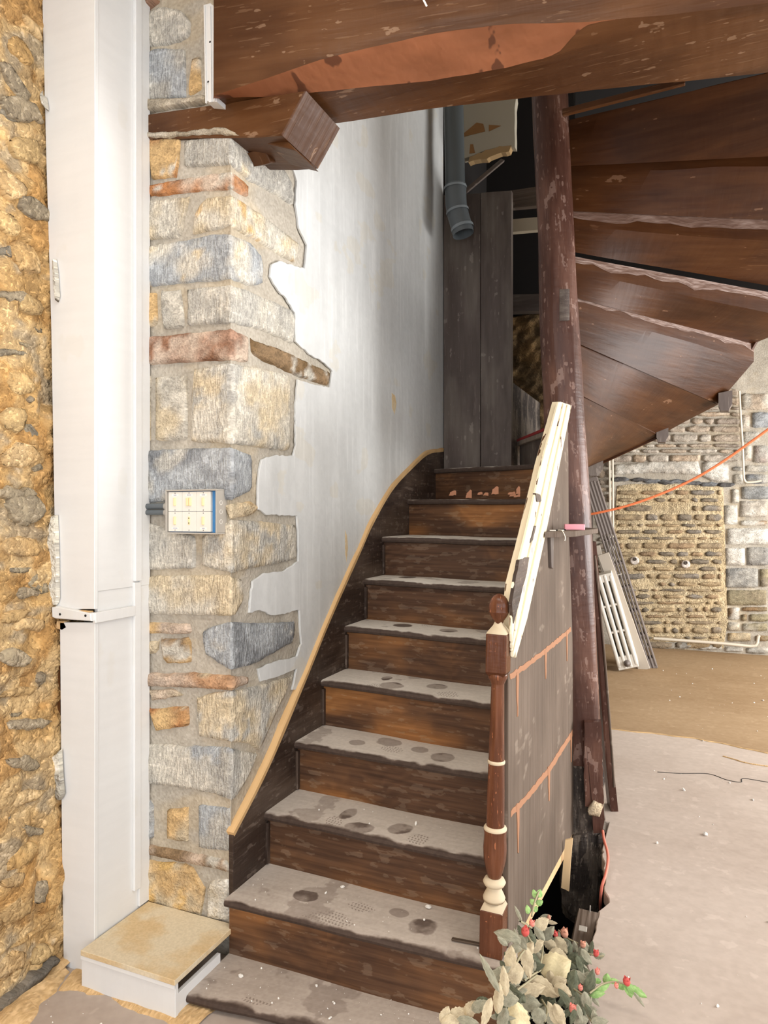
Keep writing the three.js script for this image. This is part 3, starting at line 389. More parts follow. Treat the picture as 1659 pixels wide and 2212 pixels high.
// ---------------------------------------------------------------- white pipe boxing in the corner, boxed step, switch box
{
  const b = thing('pipe_boxing', 'tall white boarded boxing in the corner between rubble wall and stone pier', 'boxing', V(-.45, 0, .1));
  const zf = .21, xf = -.382;
  part(b, 'front_board', prism(xy([[91, 0], [90, -15], [205, -15], [204, 1316], [119, 1316], [117, 1100], [110, 700], [100, 360]], zf), 'z', zf - .016, zf, .0015, 'y'), M.white);
  part(b, 'front_board', prism(xy([[127, 1345], [203, 1345], [202, 2110], [135, 2092], [131, 1800]], zf), 'z', zf - .02, zf - .004, .0015, 'y'), M.white);
  part(b, 'board_edge', prism(xy([[120, 1345], [128, 1345], [136, 2090], [131, 2090], [127, 1700]], zf - .02), 'z', zf - .035, zf - .02, 0, 'y'), M.beam, 'dark raw edge behind the lower board');
  part(b, 'side_board', box(xf - .016, xf, 1.3, 3.6, ZF - .005, zf - .018, .0015, 'y'), M.white);
  part(b, 'side_board', box(xf - .02, xf - .004, 0, 1.3, ZF - .005, zf - .022, .0015, 'y'), M.white);
  const e0 = onX(287, 1000, xf).z, e1 = onX(306, 1000, xf + .012).z;
  part(b, 'edge_strip', box(xf, xf + .014, 1.32, 3.58, e1, e0, .002, 'y'), M.white); part(b, 'edge_strip', box(xf, xf + .008, 1.3, 3.6, ZF, e1 + .004, .002, 'y'), M.white);
  part(b, 'edge_strip', box(xf - .004, xf + .01, .2, 1.315, e1, e0, .002, 'y'), M.white); part(b, 'edge_strip', box(xf - .004, xf + .006, .13, 1.31, ZF, e1 + .004, .002, 'y'), M.white);
  const cap = part(b, 'cap_moulding', prism(xy([[112, 1312], [120, 1310], [196, 1325], [198, 1342], [120, 1336], [113, 1333]], zf + .018), 'z', zf - .004, zf + .02, .003), M.white, 'white cap piece with two screws');
  part(b, 'cap_dust', prism([[-.563, zf - .004], [-.563, zf + .014], [xf - .006, zf + .014], [xf - .006, zf - .004]], 'y', onZ(150, 1316, zf).y - .004, onZ(150, 1316, zf).y, .001), M.sand);
  for (const [x, y] of [[130, 1327], [185, 1330]]) { const q = onZ(x, y, zf + .02); part(cap, 'screw_head', lathe([[0, 0], [.004, 0], [.0045, .0015], [.001, .002], [0, .002]], V(0, 0, 0), 10).rotateX(Math.PI / 2).translate(q.x, q.y, q.z), M.hole); }
  const y1 = onX(205, 1326, xf).y, y2 = onX(290, 1307, xf).y;
  part(b, 'cap_moulding', box(xf - .002, xf + .012, y1 - .03, (y1 + y2) / 2 + .002, e0, zf + .004, .002, 'z'), M.white);
  part(b, 'plaster_drip', prism(xy([[120, 1342], [135, 1342], [142, 1356], [132, 1362], [118, 1358]], zf), 'z', zf - .03, zf - .004, .002), M.sand, 'crumbling ochre plaster under the cap');

  const s = thing('boxed_step', 'low white box with a dusty beige lid at the foot of the pier', 'box', V(-.17, 0, .13));
  part(s, 'lid', box(xf + .004, .008, .108, .126, ZF + .006, .272, .002), M.beige, 'beige dusty lid');
  part(s, 'front_panel', prism([[xf + .002, 0], [.004, 0], [.004, .11], [xf + .002, .11]], 'z', .25, .265, .001), M.white);
  part(s, 'front_panel', box(xf + .002, .004, .094, .109, .262, .27, .001), M.white);
  part(s, 'side_panel', box(-.012, .002, 0, .07, .03, .262, .001), M.white);
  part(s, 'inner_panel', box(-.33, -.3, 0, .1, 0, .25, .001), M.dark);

  const c = thing('switch_box', 'grey wall box of six ivory switches on the stone pier', 'switch', V(-.29, 1.57, ZF));
  const zt = ZF + .055, P = xy([[357, 1058], [468, 1059], [466, 1153], [356, 1153]], zt), x0 = P[0][0], x1 = P[1][0], ya = P[0][1], yb = P[3][1], W = x1 - x0, H = ya - yb, t = .0055;
  part(c, 'casing', mergeGeometries([box(x0, x1, ya - t, ya, ZF - .01, zt, .001), box(x0, x1, yb, yb + t, ZF - .01, zt, .001), box(x0, x0 + t, yb + t, ya - t, ZF - .01, zt, .001), box(x1 - t, x1, yb + t, ya - t, ZF - .01, zt, .001)]), M.steel);
  part(c, 'back_plate', box(x0 + t, x1 - t, yb + t, ya - t, ZF, zt - .018, .001), M.blue, 'blue mounting plate');
  const px = i => x0 + t + .003 + i * (W - 2 * t - .027) / 3, pw = (W - 2 * t - .027) / 3 - .0008, ph = (H - 2 * t - .006) / 2;
  const words = [['RIEN', 1, .5, 1], ['MILIEU', 1, .5, 2], ['FOND', 1, .5, 1], ['VITRINE', 0, .5, 1], ['', 0, .5, 0], ['RIEN', 0, .5, 1]];
  words.forEach(([word, top, u, n], k) => {
    const i = k % 3, j = k < 3 ? 1 : 0, xa = px(i), y0 = yb + t + .003 + j * (ph + .001), z = zt - .006, cx = xa + pw / 2;
    const pl = part(c, 'switch_plate', box(xa, xa + pw, y0, y0 + ph, zt - .02, z, .0012), M.plate);
    for (const yy of [y0 + .005, y0 + ph - .005]) part(pl, 'screw', lathe([[0, 0], [.0016, 0], [.0016, .0008], [0, .001]], V(0, 0, 0), 8).rotateX(Math.PI / 2).translate(cx, yy, z), M.hole);
    const rh = ph * .42, ry = y0 + ph * (top ? .28 : .34);
    for (let q = 0; q < n; q++) { const w = n === 2 ? .0095 : .009, xx = n === 2 ? cx - .0105 + q * .0115 : cx - w / 2; part(pl, 'rocker', box(xx, xx + w, ry, ry + rh, z - .002, z + .006, .002), M.rocker); }
    if (!n) { part(pl, 'socket_insert', box(cx - .0045, cx + .0045, ry, ry + rh, z - .002, z + .0015, .001), M.rocker); for (const yy of [ry + rh * .22, ry + rh * .8]) part(pl, 'socket_hole', lathe([[0, 0], [.0022, 0], [.002, .001], [0, .001]], V(0, 0, 0), 8).rotateX(Math.PI / 2).translate(cx, yy, z + .0014), M.hole); }
    if (word) { const cv = document.createElement('canvas'); cv.width = 256; cv.height = 64; const g = cv.getContext('2d'); g.fillStyle = '#f0ede4'; g.fillRect(0, 0, 256, 64); g.fillStyle = '#3a3c86'; g.font = 'bold 44px sans-serif'; g.textAlign = 'center'; g.textBaseline = 'middle'; g.fillText(word, 128, 34, 250); const tx = new THREE.CanvasTexture(cv); tx.colorSpace = THREE.SRGBColorSpace; const lw = .03, ly = top ? y0 + ph * .83 : y0 + ph * .17; const lg = new THREE.PlaneGeometry(lw, .0075).translate(cx, ly, z + .0003); part(pl, 'lettering', lg, new THREE.MeshStandardMaterial({ map: tx, roughness: .5 })); }
  });
  for (const y of [ya - .012, yb + .012]) part(c, 'fixing_screw', lathe([[0, 0], [.003, 0], [.003, .001], [0, .0018]], V(0, 0, 0), 10).rotateX(Math.PI / 2).translate(x1 - t - .006, y, zt - .018), M.chip);
  for (const f of [.28, .5, .7]) part(c, 'knockout', new THREE.TorusGeometry(.0075, .0008, 6, 18).rotateY(Math.PI / 2).translate(x1 + .0002, yb + H * f, ZF + .03), M.chip);
  const y3 = onZ(330, 1094, ZF).y, y4 = onZ(330, 1107, ZF).y;
  for (const y of [y3, y4]) { const cd = thing('conduit', y === y3 ? 'upper grey cable sleeve between boxing and switch box' : 'lower grey cable sleeve between boxing and switch box', 'conduit', V(-.36, y, ZF + .015)); part(cd, 'sleeve', tube([V(xf - .02, y, ZF + .016), V(x0 - .02, y + .001, ZF + .016), V(x0 + .004, y, ZF + .018)], .0105, 20, 14), M.pvc); part(cd, 'clip', new THREE.TorusGeometry(.0112, .002, 6, 18).rotateY(Math.PI / 2).scale(3, 1, 1).translate(x0 - .028 - (xf - .02) * 0, y, ZF + .016), M.steel); }

  const tr = thing('plastic_trunking', 'short white grooved plastic strip beside the end of the big beam', 'trunking', V(-.09, 3.2, 0)), T = xy([[437, 8], [452, 4], [465, 14], [466, 218], [441, 216]], .012);
  part(tr, 'backing_strip', prism(T, 'z', -.05, .006, .001, 'y'), M.white);
  for (const f of [.12, .5, .86]) { const a = [mix(T[0][0], T[2][0], f), mix(T[0][1], T[2][1], f) - .003], d = [mix(T[4][0], T[3][0], f), T[3][1] + .003]; part(tr, 'ridge', bar(V(d[0], d[1], .008), V(a[0], a[1], .008), f === .5 ? .012 : .005, .006, V(0, 0, 1), .001), M.white); }
  for (const [x, y] of [[453, 90], [449, 176]]) { const q = onZ(x, y, .0125); part(tr, 'screw_hole', lathe([[0, 0], [.004, 0], [.003, .001], [0, .0012]], V(0, 0, 0), 8).rotateX(Math.PI / 2).translate(q.x, q.y, .011), M.hole); }
}

// ---------------------------------------------------------------- great beam and corbel
function uvBy(g, f) { const P = g.attributes.position, uv = new Float32Array(P.count * 2); for (let i = 0; i < P.count; i++) { const r = f(P.getX(i), P.getY(i), P.getZ(i)); uv[i * 2] = r[0]; uv[i * 2 + 1] = r[1]; } g.setAttribute('uv', new THREE.BufferAttribute(uv, 2)); return g; }
M.worn = (() => { const N = 512, a = fbm(N, 4, 20, 5, 171), b = fbm(N, 14, 18, 4, 172); return surface(N, .9, i => { const q = c3([122, 76, 50], [146, 92, 62], a[i]); const s = sst(.86, .92, b[i]); const e = c3(q, [60, 34, 22], s * .6); return [e[0], e[1], e[2], a[i] * .5 + b[i] * .5]; }, { bump: .007, rough: .55 }); })();  // lighter orange paints floor bounce on the chamfer, along with worn wood
{
  const bm = thing('great_beam', 'massive brown painted ceiling beam with a worn lower edge painted bounce-lit orange', 'beam', V(.9, 3, -.1)), yb = 3.0;
  const U = [[462, 208], [690, 132], [905, 77], [1070, 56], [1200, 52], [1270, 49], [1450, 30], [1659, 6], [1850, -14]], A = [[462, 216], [680, 199], [928, 177], [1093, 147], [1211, 115], [1270, 97], [1447, 77], [1659, 47], [1850, 24]], B = [[530, 288], [733, 265], [916, 237], [1060, 220], [1170, 207], [1250, 200], [1447, 178], [1659, 155], [1850, 138]];
  const S = U.map((u, i) => { const a = at(...A[i], FOC * (yb - EYE.y) / (PH / 2 - A[i][1])), b = at(...B[i], FOC * (yb - EYE.y) / (PH / 2 - B[i][1])); const p = at(...u, mix(2.41, 1.92, clamp((u[0] - 462) / 1388))); return [V(p.x, 3.66, p.z), V(p.x, mix(p.y, 3.66, .5), p.z + .004), p, a, b, V(b.x, 3.66, b.z)]; });
  { const e = S[S.length - 1], d = S[S.length - 2], n = e.map((p, j) => p.clone().add(p.clone().sub(d[j]).multiplyScalar((5.35 - p.x) / (p.x - d[j].x)))); n.forEach((p, j) => { p.y = j === 0 || j === 5 ? 3.66 : e[j].y; }); S.push(n); }
  const fine = []; for (let i = 0; i < S.length - 1; i++) for (let k = 0; k < 6; k++) fine.push(S[i].map((p, j) => { const q = p.clone().lerp(S[i + 1][j], k / 6), n = .012; q.x += (fb(q.x * 6, j * 3, 1, 3) - .5) * n; q.y += (fb(q.x * 6, j * 3 + 9, 2, 3) - .5) * n * (j === 3 || j === 2 ? 1.2 : .3); q.z += (fb(q.x * 6, j * 3 + 4, 3, 3) - .5) * n; return q; })); fine.push(S[S.length - 1]);
  part(bm, 'timber', mapUV(loft(fine, true, .25), 'x'), M.beam);
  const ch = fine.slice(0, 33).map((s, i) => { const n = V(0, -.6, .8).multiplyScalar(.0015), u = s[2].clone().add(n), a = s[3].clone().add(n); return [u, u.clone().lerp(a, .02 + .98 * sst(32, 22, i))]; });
  part(bm, 'lit_worn_edge', uvBy(sheet(ch.length - 1, 1, (u, v, i, j) => [ch[i][j ? 0 : 1], 0, 0]), (x, y, z) => [x, y]), M.worn, 'worn lower edge with bounce light painted in orange');
  const nl = thing('roofing_nail', 'tiny white splinter hanging at the top of the great beam', 'splinter', at(918, 5, 2.2)); part(nl, 'splinter', bar(at(912, -6, 2.19), at(922, 14, 2.19), .006, .003), M.chip);

  const cb = thing('corbel', 'stout brown timber corbel jutting from the pier under the great beam', 'corbel', V(0, 2.9, -.15));
  const F = xy([[311, 246], [458, 226], [660, 195], [609, 292], [560, 296], [311, 296]], ZF + .01); F[0][0] = F[5][0] = -.42;
  part(cb, 'timber', prism(F, 'z', ZF - .25, ZF + .01, .004, 'x'), M.beam);
  part(cb, 'under_block', prism(xy([[560, 294], [612, 291], [640, 322], [660, 345], [600, 330], [570, 318]], -.16), 'z', -.26, -.09, .004), M.beam);
  const wd = thing('wedge_block', 'small brown wood wedge under the corbel at the top of the plaster', 'wedge', onX(597, 335, .03)); part(wd, 'wedge', prism(ragged(zy([[571, 322], [606, 317], [623, 330], [620, 346], [584, 352]], .06), .02, .003, 4), 'x', XS, .06, .004), M.beam);
  for (const [L, l] of [[[[312, 288], [400, 286], [470, 277], [492, 278], [514, 288], [524, 300], [500, 297], [450, 296], [380, 300], [313, 303]], 'under'], [[[312, 216], [400, 213], [438, 206], [462, 214], [440, 224], [400, 231], [350, 239], [312, 242]], 'over']]) part(wallMid, 'mortar_fillet', stone(xy(ragged(L, 14, 1.5, 3), ZF), (s0, y, d) => V(s0, y, ZF + .008 + d), [[196, 186, 170], [182, 170, 150]], { seed: L[0][1], cell: .012, proud: .01, bury: .02 }), M.rough, 'mortar bead ' + l + ' the corbel');
}

// ---------------------------------------------------------------- the straight flight
const NL = [.215, .009, -.24, -.465, -.69, -.92, -1.135, -1.36, -1.73, -2.2], NR = [.11, -.002, -.21, -.415, -.6, -.83, -1.03, -1.26, -1.5, -1.8], XR = .955;
const nose = (k, x) => mix(NL[k], NR[k], x / XR), ty = k => .04 + .2 * k;
const st = thing('staircase', 'dusty dark wooden staircase with closed risers climbing between plaster wall and boarded side', 'staircase', V(.48, 0, 0));
{
  const N = 1024, H = 384, a = fbm(N, 4, 4, 5, 201), b = fbm(N, 3, 50, 4, 202), c = fbm(N, 16, 16, 5, 203), d = fbm(N, 100, 100, 2, 204), e = fbm(N, 7, 7, 5, 205);
  // footprints scuffed through the dust: [px, py, width px, height px, kind]
  const prints = { 0: [[560, 2165, 80, 16, 1]], 1: [[664, 1935, 72, 26, 0], [715, 1985, 120, 34, 1], [860, 1970, 44, 18, 0], [915, 2000, 66, 44, 0], [655, 1985, 60, 20, 1], [780, 1958, 70, 18, 1]], 2: [[752, 1758, 34, 26, 0], [776, 1786, 66, 24, 0], [866, 1789, 58, 26, 0], [722, 1774, 40, 24, 1], [900, 1812, 56, 26, 1]], 3: [[840, 1602, 58, 16, 0], [770, 1604, 36, 12, 0], [956, 1634, 52, 19, 0], [906, 1618, 40, 12, 0], [846, 1618, 50, 12, 1]], 4: [[846, 1480, 52, 14, 0], [834, 1466, 26, 10, 0], [944, 1481, 48, 12, 0], [966, 1498, 56, 14, 1], [806, 1482, 34, 12, 1]], 5: [[870, 1351, 50, 7, 0], [967, 1361, 42, 8, 0], [922, 1350, 30, 6, 1]], 6: [[880, 1247, 40, 4, 0]] };
  for (let k = 0; k < 10; k++) {
    const buf = new Uint8Array(N * H * 4), up = clamp(k / 6), pr = (prints[k] || []).map(([px, py, w, h, t]) => { const p = onY(px, py, ty(k)), q = onY(px + w / 2, py, ty(k)), r = onY(px, py - h / 2, ty(k)); return { x: p.x, v: nose(k, p.x) - p.z, rx: Math.max(.012, Math.abs(q.x - p.x)), rv: Math.max(.012, Math.abs(r.z - p.z)), t }; });
    for (let y = 0, i = 0; y < H; y++) for (let x = 0; x < N; x++, i++) {
      const X = x / N, v = y / H * .36 - .04, n = ((y + k * 97) % N) * N + (x + k * 131) % N;
      let q = c3(c3([162, 149, 137], [180, 167, 155], a[n]), c3([206, 198, 186], [222, 215, 203], a[n]), up); const kk = (b[n] - .5) * 8 + (d[n] - .5) * 9; const nosed = sst(.012, .0, v + (c[n] - .5) * .016); let wood = sst(.022, .0, v + (c[n] - .5) * .03) * .75 + sst(.74, .8, e[n] * .8 + c[n] * .2) * .25;
      for (const p of pr) { const dx = (X - p.x) / p.rx, dv = (v - p.v) / p.rv, r2 = dx * dx + dv * dv; if (r2 < 1.6) { const m = sst(1.15, .8, r2 + (c[n] - .5) * .9); wood = Math.max(wood, p.t ? m * .42 * (Math.sin(X * 520 + Math.sin(v * 260)) > .1 ? 1 : 0) * (Math.sin(v * 420 + X * 60) > -.3 ? 1 : 0) : m * (.38 + .5 * sst(.4, .65, e[n] * .5 + c[n] * .5))); } }
      q = c3(c3(q, [82, 67, 58], clamp(wood)), [58, 43, 34], nosed * .85); const o = i * 4; buf[o] = clamp(q[0] + kk, 0, 255); buf[o + 1] = clamp(q[1] + kk, 0, 255); buf[o + 2] = clamp(q[2] + kk, 0, 255); buf[o + 3] = 255;
    }
    const mt = new THREE.MeshPhysicalMaterial({ map: dataTex(N, H, buf, true), roughness: .82, bumpMap: M.step.bumpMap, bumpScale: .0005 });
    // tread: rounded nosing lofted from the wall string to the open side
    const xr = k === 0 ? 1.06 : k === 1 ? .985 : k >= 7 ? .875 : XR, secs = [], th = .028, NX = 40;
    for (let i = 0; i <= NX; i++) { const x = mix(0, xr, i / NX), z0 = nose(k, x) + (fb(x * 9, k * 5, 2, 3) - .5) * .008 - (k < 8 ? .004 * sst(.2, .5, x) * sst(.95, .6, x) : 0), zb = (k < 9 ? nose(k + 1, x) - .05 : -2.405), y = ty(k) - sst(.25, .5, x) * sst(.9, .6, x) * .004; const ring = []; for (let j = 0; j <= 4; j++) { const t = -Math.PI / 2 + j / 4 * Math.PI; ring.push(V(x, y - th / 2 + Math.sin(t) * th / 2, z0 - .014 + Math.cos(t) * .014)); } ring.push(V(x, y, zb), V(x, y - th, zb)); secs.push(ring); }
    const g = uvBy(loft(secs, true, .7), (x, y, z) => [x, (clamp(nose(k, x) - z, 0, .31) + .04 - (ty(k) - y) * .8) / .36]);
    part(st, 'tread', g, mt);
    // riser below it
    const off = [.1, .62, .31, .83, .02, .47, .75, .2, .55, .9][k], band = (k * 3) % 4 * .25, y0 = k ? ty(k - 1) : -.02, y1 = ty(k) - th; const rz = x => nose(k, x) - .03;
    const rs = []; for (let i = 0; i <= 20; i++) { const x = mix(.002, k === 0 ? 1.04 : k === 1 ? .968 : k >= 7 ? .87 : XR, i / 20); rs.push([V(x, y0 - .004, rz(x)), V(x, y1 + .004, rz(x)), V(x, y1 + .004, rz(x) - .02), V(x, y0 - .004, rz(x) - .02)]); }
    part(st, 'riser', uvBy(loft(rs, true, .5), (x, y, z) => [x + off, y - y0 + band + .01]), M.riser);
  }
  // first winder past the top step
  const wk = [[.445, -2.56], [.92, -1.62], [.96, -1.7], [.9, -3.4], [.445, -3.4]]; part(st, 'tread', prism(wk, 'y', 2.0, 2.03, .003), M.step); part(st, 'riser', prism([[.46, -2.58], [.92, -1.66], [.94, -1.7], [.48, -2.62]], 'y', 1.84, 2.0, 0), M.plank);
  part(st, 'carpet_strip', bar(V(.455, 2.035, -2.56), V(.8, 2.035, -1.86), .02, .018, V(0, 1, 0), .004), plain([132, 30, 30], .95), 'torn strip of red carpet on the nosing');
  for (let i = 0; i < 9; i++) { const r = rng(i * 7 + 3), t = .1 + r() * .85, x = mix(.05, .8, t), y = 1.655 + r() * .02, w = .015 + r() * .03, h = .012 + r() * .045, z = nose(9, x) - .0295 + .002; const P = ragged([[x - w, y], [x + w, y], [x + w * .7, y + h * .7], [x, y + h], [x - w * .8, y + h * .6]], .012, .003, i); part(st, 'paint_flake', prism(P, 'z', z - .0015 - .0, z + .001, 0), plain([206, 146, 112], .9), 'salmon bare patch where paint has peeled'); }
  for (const [x, y, w, h] of [[1165, 1092, 0, 0]]) { }

  // wall string with its tan top bead
  const top = [[503, 1806], [575, 1665], [650, 1490], [710, 1343], [775, 1197], [800, 1140], [845, 1060], [890, 1010], [925, 980], [957, 974]].map(p => { const q = onX(...p, 0); return [q.z, q.y]; });
  const body = [...top, [-2.42, 1.4], [-.05, .1], [onX(503, 1905, 0).z, onX(503, 1905, 0).y]]; part(st, 'wall_string', prism(body, 'x', XS - .002, .0012, .001, 'z'), M.string);
  const curve = new THREE.CatmullRomCurve3(top.map(p => V(XS + .012, p[1] + .006, p[0]))), pts = curve.getPoints(60), secs = pts.map((p, i) => { const t = curve.getTangent(i / 60), n = V(0, t.z, -t.y); if (n.y < 0) n.multiplyScalar(-1); const h = .013 + (fb(i * .4, 2, 3, 2) - .5) * .01, q = p.clone(); return [q.clone().addScaledVector(n, h), V(q.x + .009, q.y, q.z).addScaledVector(n, h * .7), V(q.x + .006, q.y, q.z).addScaledVector(n, -.011), q.clone().addScaledVector(n, -.012), V(q.x - .02, q.y, q.z).addScaledVector(n, -.012), V(q.x - .02, q.y, q.z).addScaledVector(n, h)]; });
  part(st, 'top_bead', mapUV(loft(secs, true, .5), 'y'), (() => { const m = M.rawwood.clone(); m.color.setRGB(1.0, .96, .86); return m; })(), 'tan bead along the top of the wall string');
  for (let k = 2; k < 8; k++) part(st, 'string_block', box(.0, .012, ty(k - 1) + .005, ty(k) - .04, nose(k, 0) - .03, nose(k, 0) - .012, .002, 'y'), M.string);

  // boarded side
  const xp = .96, side = [[1098, 1424], [1105, 1418], [1146, 1261], [1171, 1149], [1200, 1003], [1226, 876], [1228, 1000], [1229, 1150], [1236, 1350], [1242, 1600], [1243, 1790], [1190, 1890], [1140, 1985], [1128, 2012], [1118, 2075], [1098, 2078]];
  part(st, 'side_board', prism(zy(side, xp), 'x', xp - .018, xp, .0015, 'y'), M.board, 'dusty brown side boarding');
  const bare = plain([152, 107, 76], .85);
  const scar = L => part(st, 'bare_strip', prism(ragged(zy(L, xp), .03, .0035, L[0][1]), 'x', xp - .001, xp + .0016 + (L.length === 4 ? .0009 : 0)), bare, 'bare orange strip where a batten was torn off');
  scar([[1100, 1456], [1130, 1436], [1175, 1402], [1232, 1355], [1233, 1364], [1178, 1412], [1135, 1445], [1102, 1468]]); scar([[1103, 1752], [1140, 1712], [1185, 1655], [1236, 1576], [1237, 1588], [1190, 1664], [1145, 1722], [1103, 1765]]);
  for (const [x, y, l, w] of [[1117, 1452, 95, 5], [1178, 1404, 62, 4], [1224, 1364, 64, 3], [1118, 1738, 105, 6], [1185, 1656, 74, 5], [1233, 1586, 60, 3]]) scar([[x - w / 2, y], [x + w / 2, y], [x + w * .2, y + l], [x - w * .1, y + l]]);
  part(st, 'cut_edge', prism(zy([[1243, 1790], [1190, 1890], [1140, 1985], [1128, 2014], [1138, 2014], [1150, 1988], [1200, 1893], [1246, 1806]], xp), 'x', xp - .03, xp - .004), M.rawwood, 'pale sawn lower edge');

  // moulded rail fixed along the slope of the boarding
  const Lf = [[1203, 868], [1167, 1000], [1133, 1149], [1105, 1261], [1101, 1300], [1102, 1368]], Rt = [[1228, 876], [1202, 1003], [1172, 1149], [1147, 1261], [1130, 1336], [1105, 1420]];
  const bandP = (f, g) => [...Lf.map((p, i) => [mix(p[0], Rt[i][0], f), mix(p[1], Rt[i][1], f)]), ...Lf.map((p, i) => [mix(p[0], Rt[i][0], g), mix(p[1], Rt[i][1], g)]).reverse()];
  const hr = part(st, 'handrail', prism(zy(bandP(0, 1), xp), 'x', xp - .02, xp + .014, .001, 'y'), M.cream, 'cream painted moulded rail with chipped paint');
  for (const [f, g, h] of [[.03, .34, .02], [.46, .62, .021], [.68, .74, .018], [.8, .97, .022]]) part(hr, 'moulding', prism(zy(bandP(f, g), xp + .014), 'x', xp + .01, xp + h, .002, 'y'), M.cream);
  part(hr, 'bare_patch', prism(ragged(zy([[1120, 1212], [1142, 1204], [1136, 1240], [1118, 1310], [1108, 1345], [1104, 1300]], xp + .02), .03, .006, 9), 'x', xp + .012, xp + .0225), M.string, 'bare dark patch without paint');
  for (const L of [[[1156, 1066], [1166, 1068], [1168, 1082], [1158, 1084]], [[1152, 1140], [1157, 1136], [1150, 1165], [1144, 1172]]]) part(hr, 'bare_patch', prism(ragged(zy(L, xp + .02), .02, .004, 5), 'x', xp + .012, xp + .0225), M.string);
}
{ // newel: turned post standing on the second step
  const base = V(.922, .24, -.07), dep = (() => { const q = base.clone().applyMatrix4(camera.matrixWorldInverse); return -q.z; })(), sc = dep / FOC, y = py => EYE.y + (PH / 2 - py) * sc, c = V(base.x, 0, base.z);
  const tilt = new THREE.Matrix4().makeTranslation(base.x, base.y, base.z).multiply(new THREE.Matrix4().makeRotationAxis(V(-Math.sin(YAW), 0, -Math.cos(YAW)), .017)).multiply(new THREE.Matrix4().makeTranslation(-base.x, -base.y, -base.z));
  const put = (parent, n, g, m, l) => part(parent, n, g.applyMatrix4(tilt), m, l);
  const prof = L => lathe(L.map(([py, r]) => [r * sc, y(py)]), c, 32), s = .035, dusty = plain([200, 184, 156], .9);
  const nw = put(st, 'newel_post', prof([[1786, 0], [1786, 23], [1792, 25], [1800, 23.5], [1830, 25.5], [1855, 24], [1880, 18.5], [1892, 15], [1896, 12], [1896, 0]].reverse()), M.newel, 'turned brown newel post with an egg finial');
  put(nw, 'base_block', mapUV(new RoundedBoxGeometry(2 * s, y(1958) - .24, 2 * s, 2, .004).translate(c.x, (y(1958) + .24) / 2, c.z), 'y'), M.newel);
  put(nw, 'block_shoulder', lathe([[s * 1.38, y(1960)], [s * 1.2, y(1952)], [.029, y(1941)], [.001, y(1940)]], V(0, 0, 0), 4).rotateY(Math.PI / 4).translate(c.x, 0, c.z), dusty, 'shoulder thick with pale dust');
  put(nw, 'cove', prof([[1943, 0], [1943, 23], [1937, 24], [1930, 21], [1921, 16.5], [1912, 15.5], [1906, 16]].map(p => p)), dusty);
  put(nw, 'ring', prof([[1912, 14], [1911, 21], [1904, 24.5], [1897, 21], [1894, 13]]), dusty, 'turned ring covered in dust');
  put(nw, 'shaft', prof([[1789, 21], [1786, 19.5], [1720, 19], [1656, 17.5], [1560, 15.5], [1480, 14], [1474, 14.5]]), M.newel);
  for (const [py, r] of [[1789, 24.5], [1645, 18.5]]) put(nw, 'ring', prof([[py + 5, r - 4], [py + 3, r], [py - 1, r + .5], [py - 4, r - 1], [py - 7, r - 6]]), dusty);
  put(nw, 'collar', prof([[1478, 13.5], [1470, 17], [1464, 20.5], [1458, 21.5], [1454, 20]]), M.newel);
  const bk = mapUV(new RoundedBoxGeometry(.064, y(1366) - y(1452), .064, 2, .006).translate(c.x, (y(1366) + y(1452)) / 2, c.z), 'y'); put(nw, 'upper_block', bk, M.newel);
  put(nw, 'block_shoulder', lathe([[.0435, y(1367)], [.038, y(1362)], [.02, y(1350)], [.014, y(1342)]], V(0, 0, 0), 4).rotateY(Math.PI / 4).translate(c.x, 0, c.z), dusty);
  put(nw, 'block_shoulder', lathe([[.022, y(1464)], [.036, y(1456)], [.0435, y(1451)]], V(0, 0, 0), 4).rotateY(Math.PI / 4).translate(c.x, 0, c.z), M.newel);
  put(nw, 'finial', prof([[1352, 9], [1347, 8.5], [1344, 9], [1341, 10.5], [1337, 13.4], [1332, 17], [1327, 19.8], [1323, 21], [1322, 22.2], [1320, 22.2], [1319, 21.4], [1312, 22], [1305, 21.6], [1299, 20], [1293, 17], [1288, 13], [1284.5, 8.4], [1282.6, 4], [1282, 0]]), M.newel, 'egg-shaped finial');
}
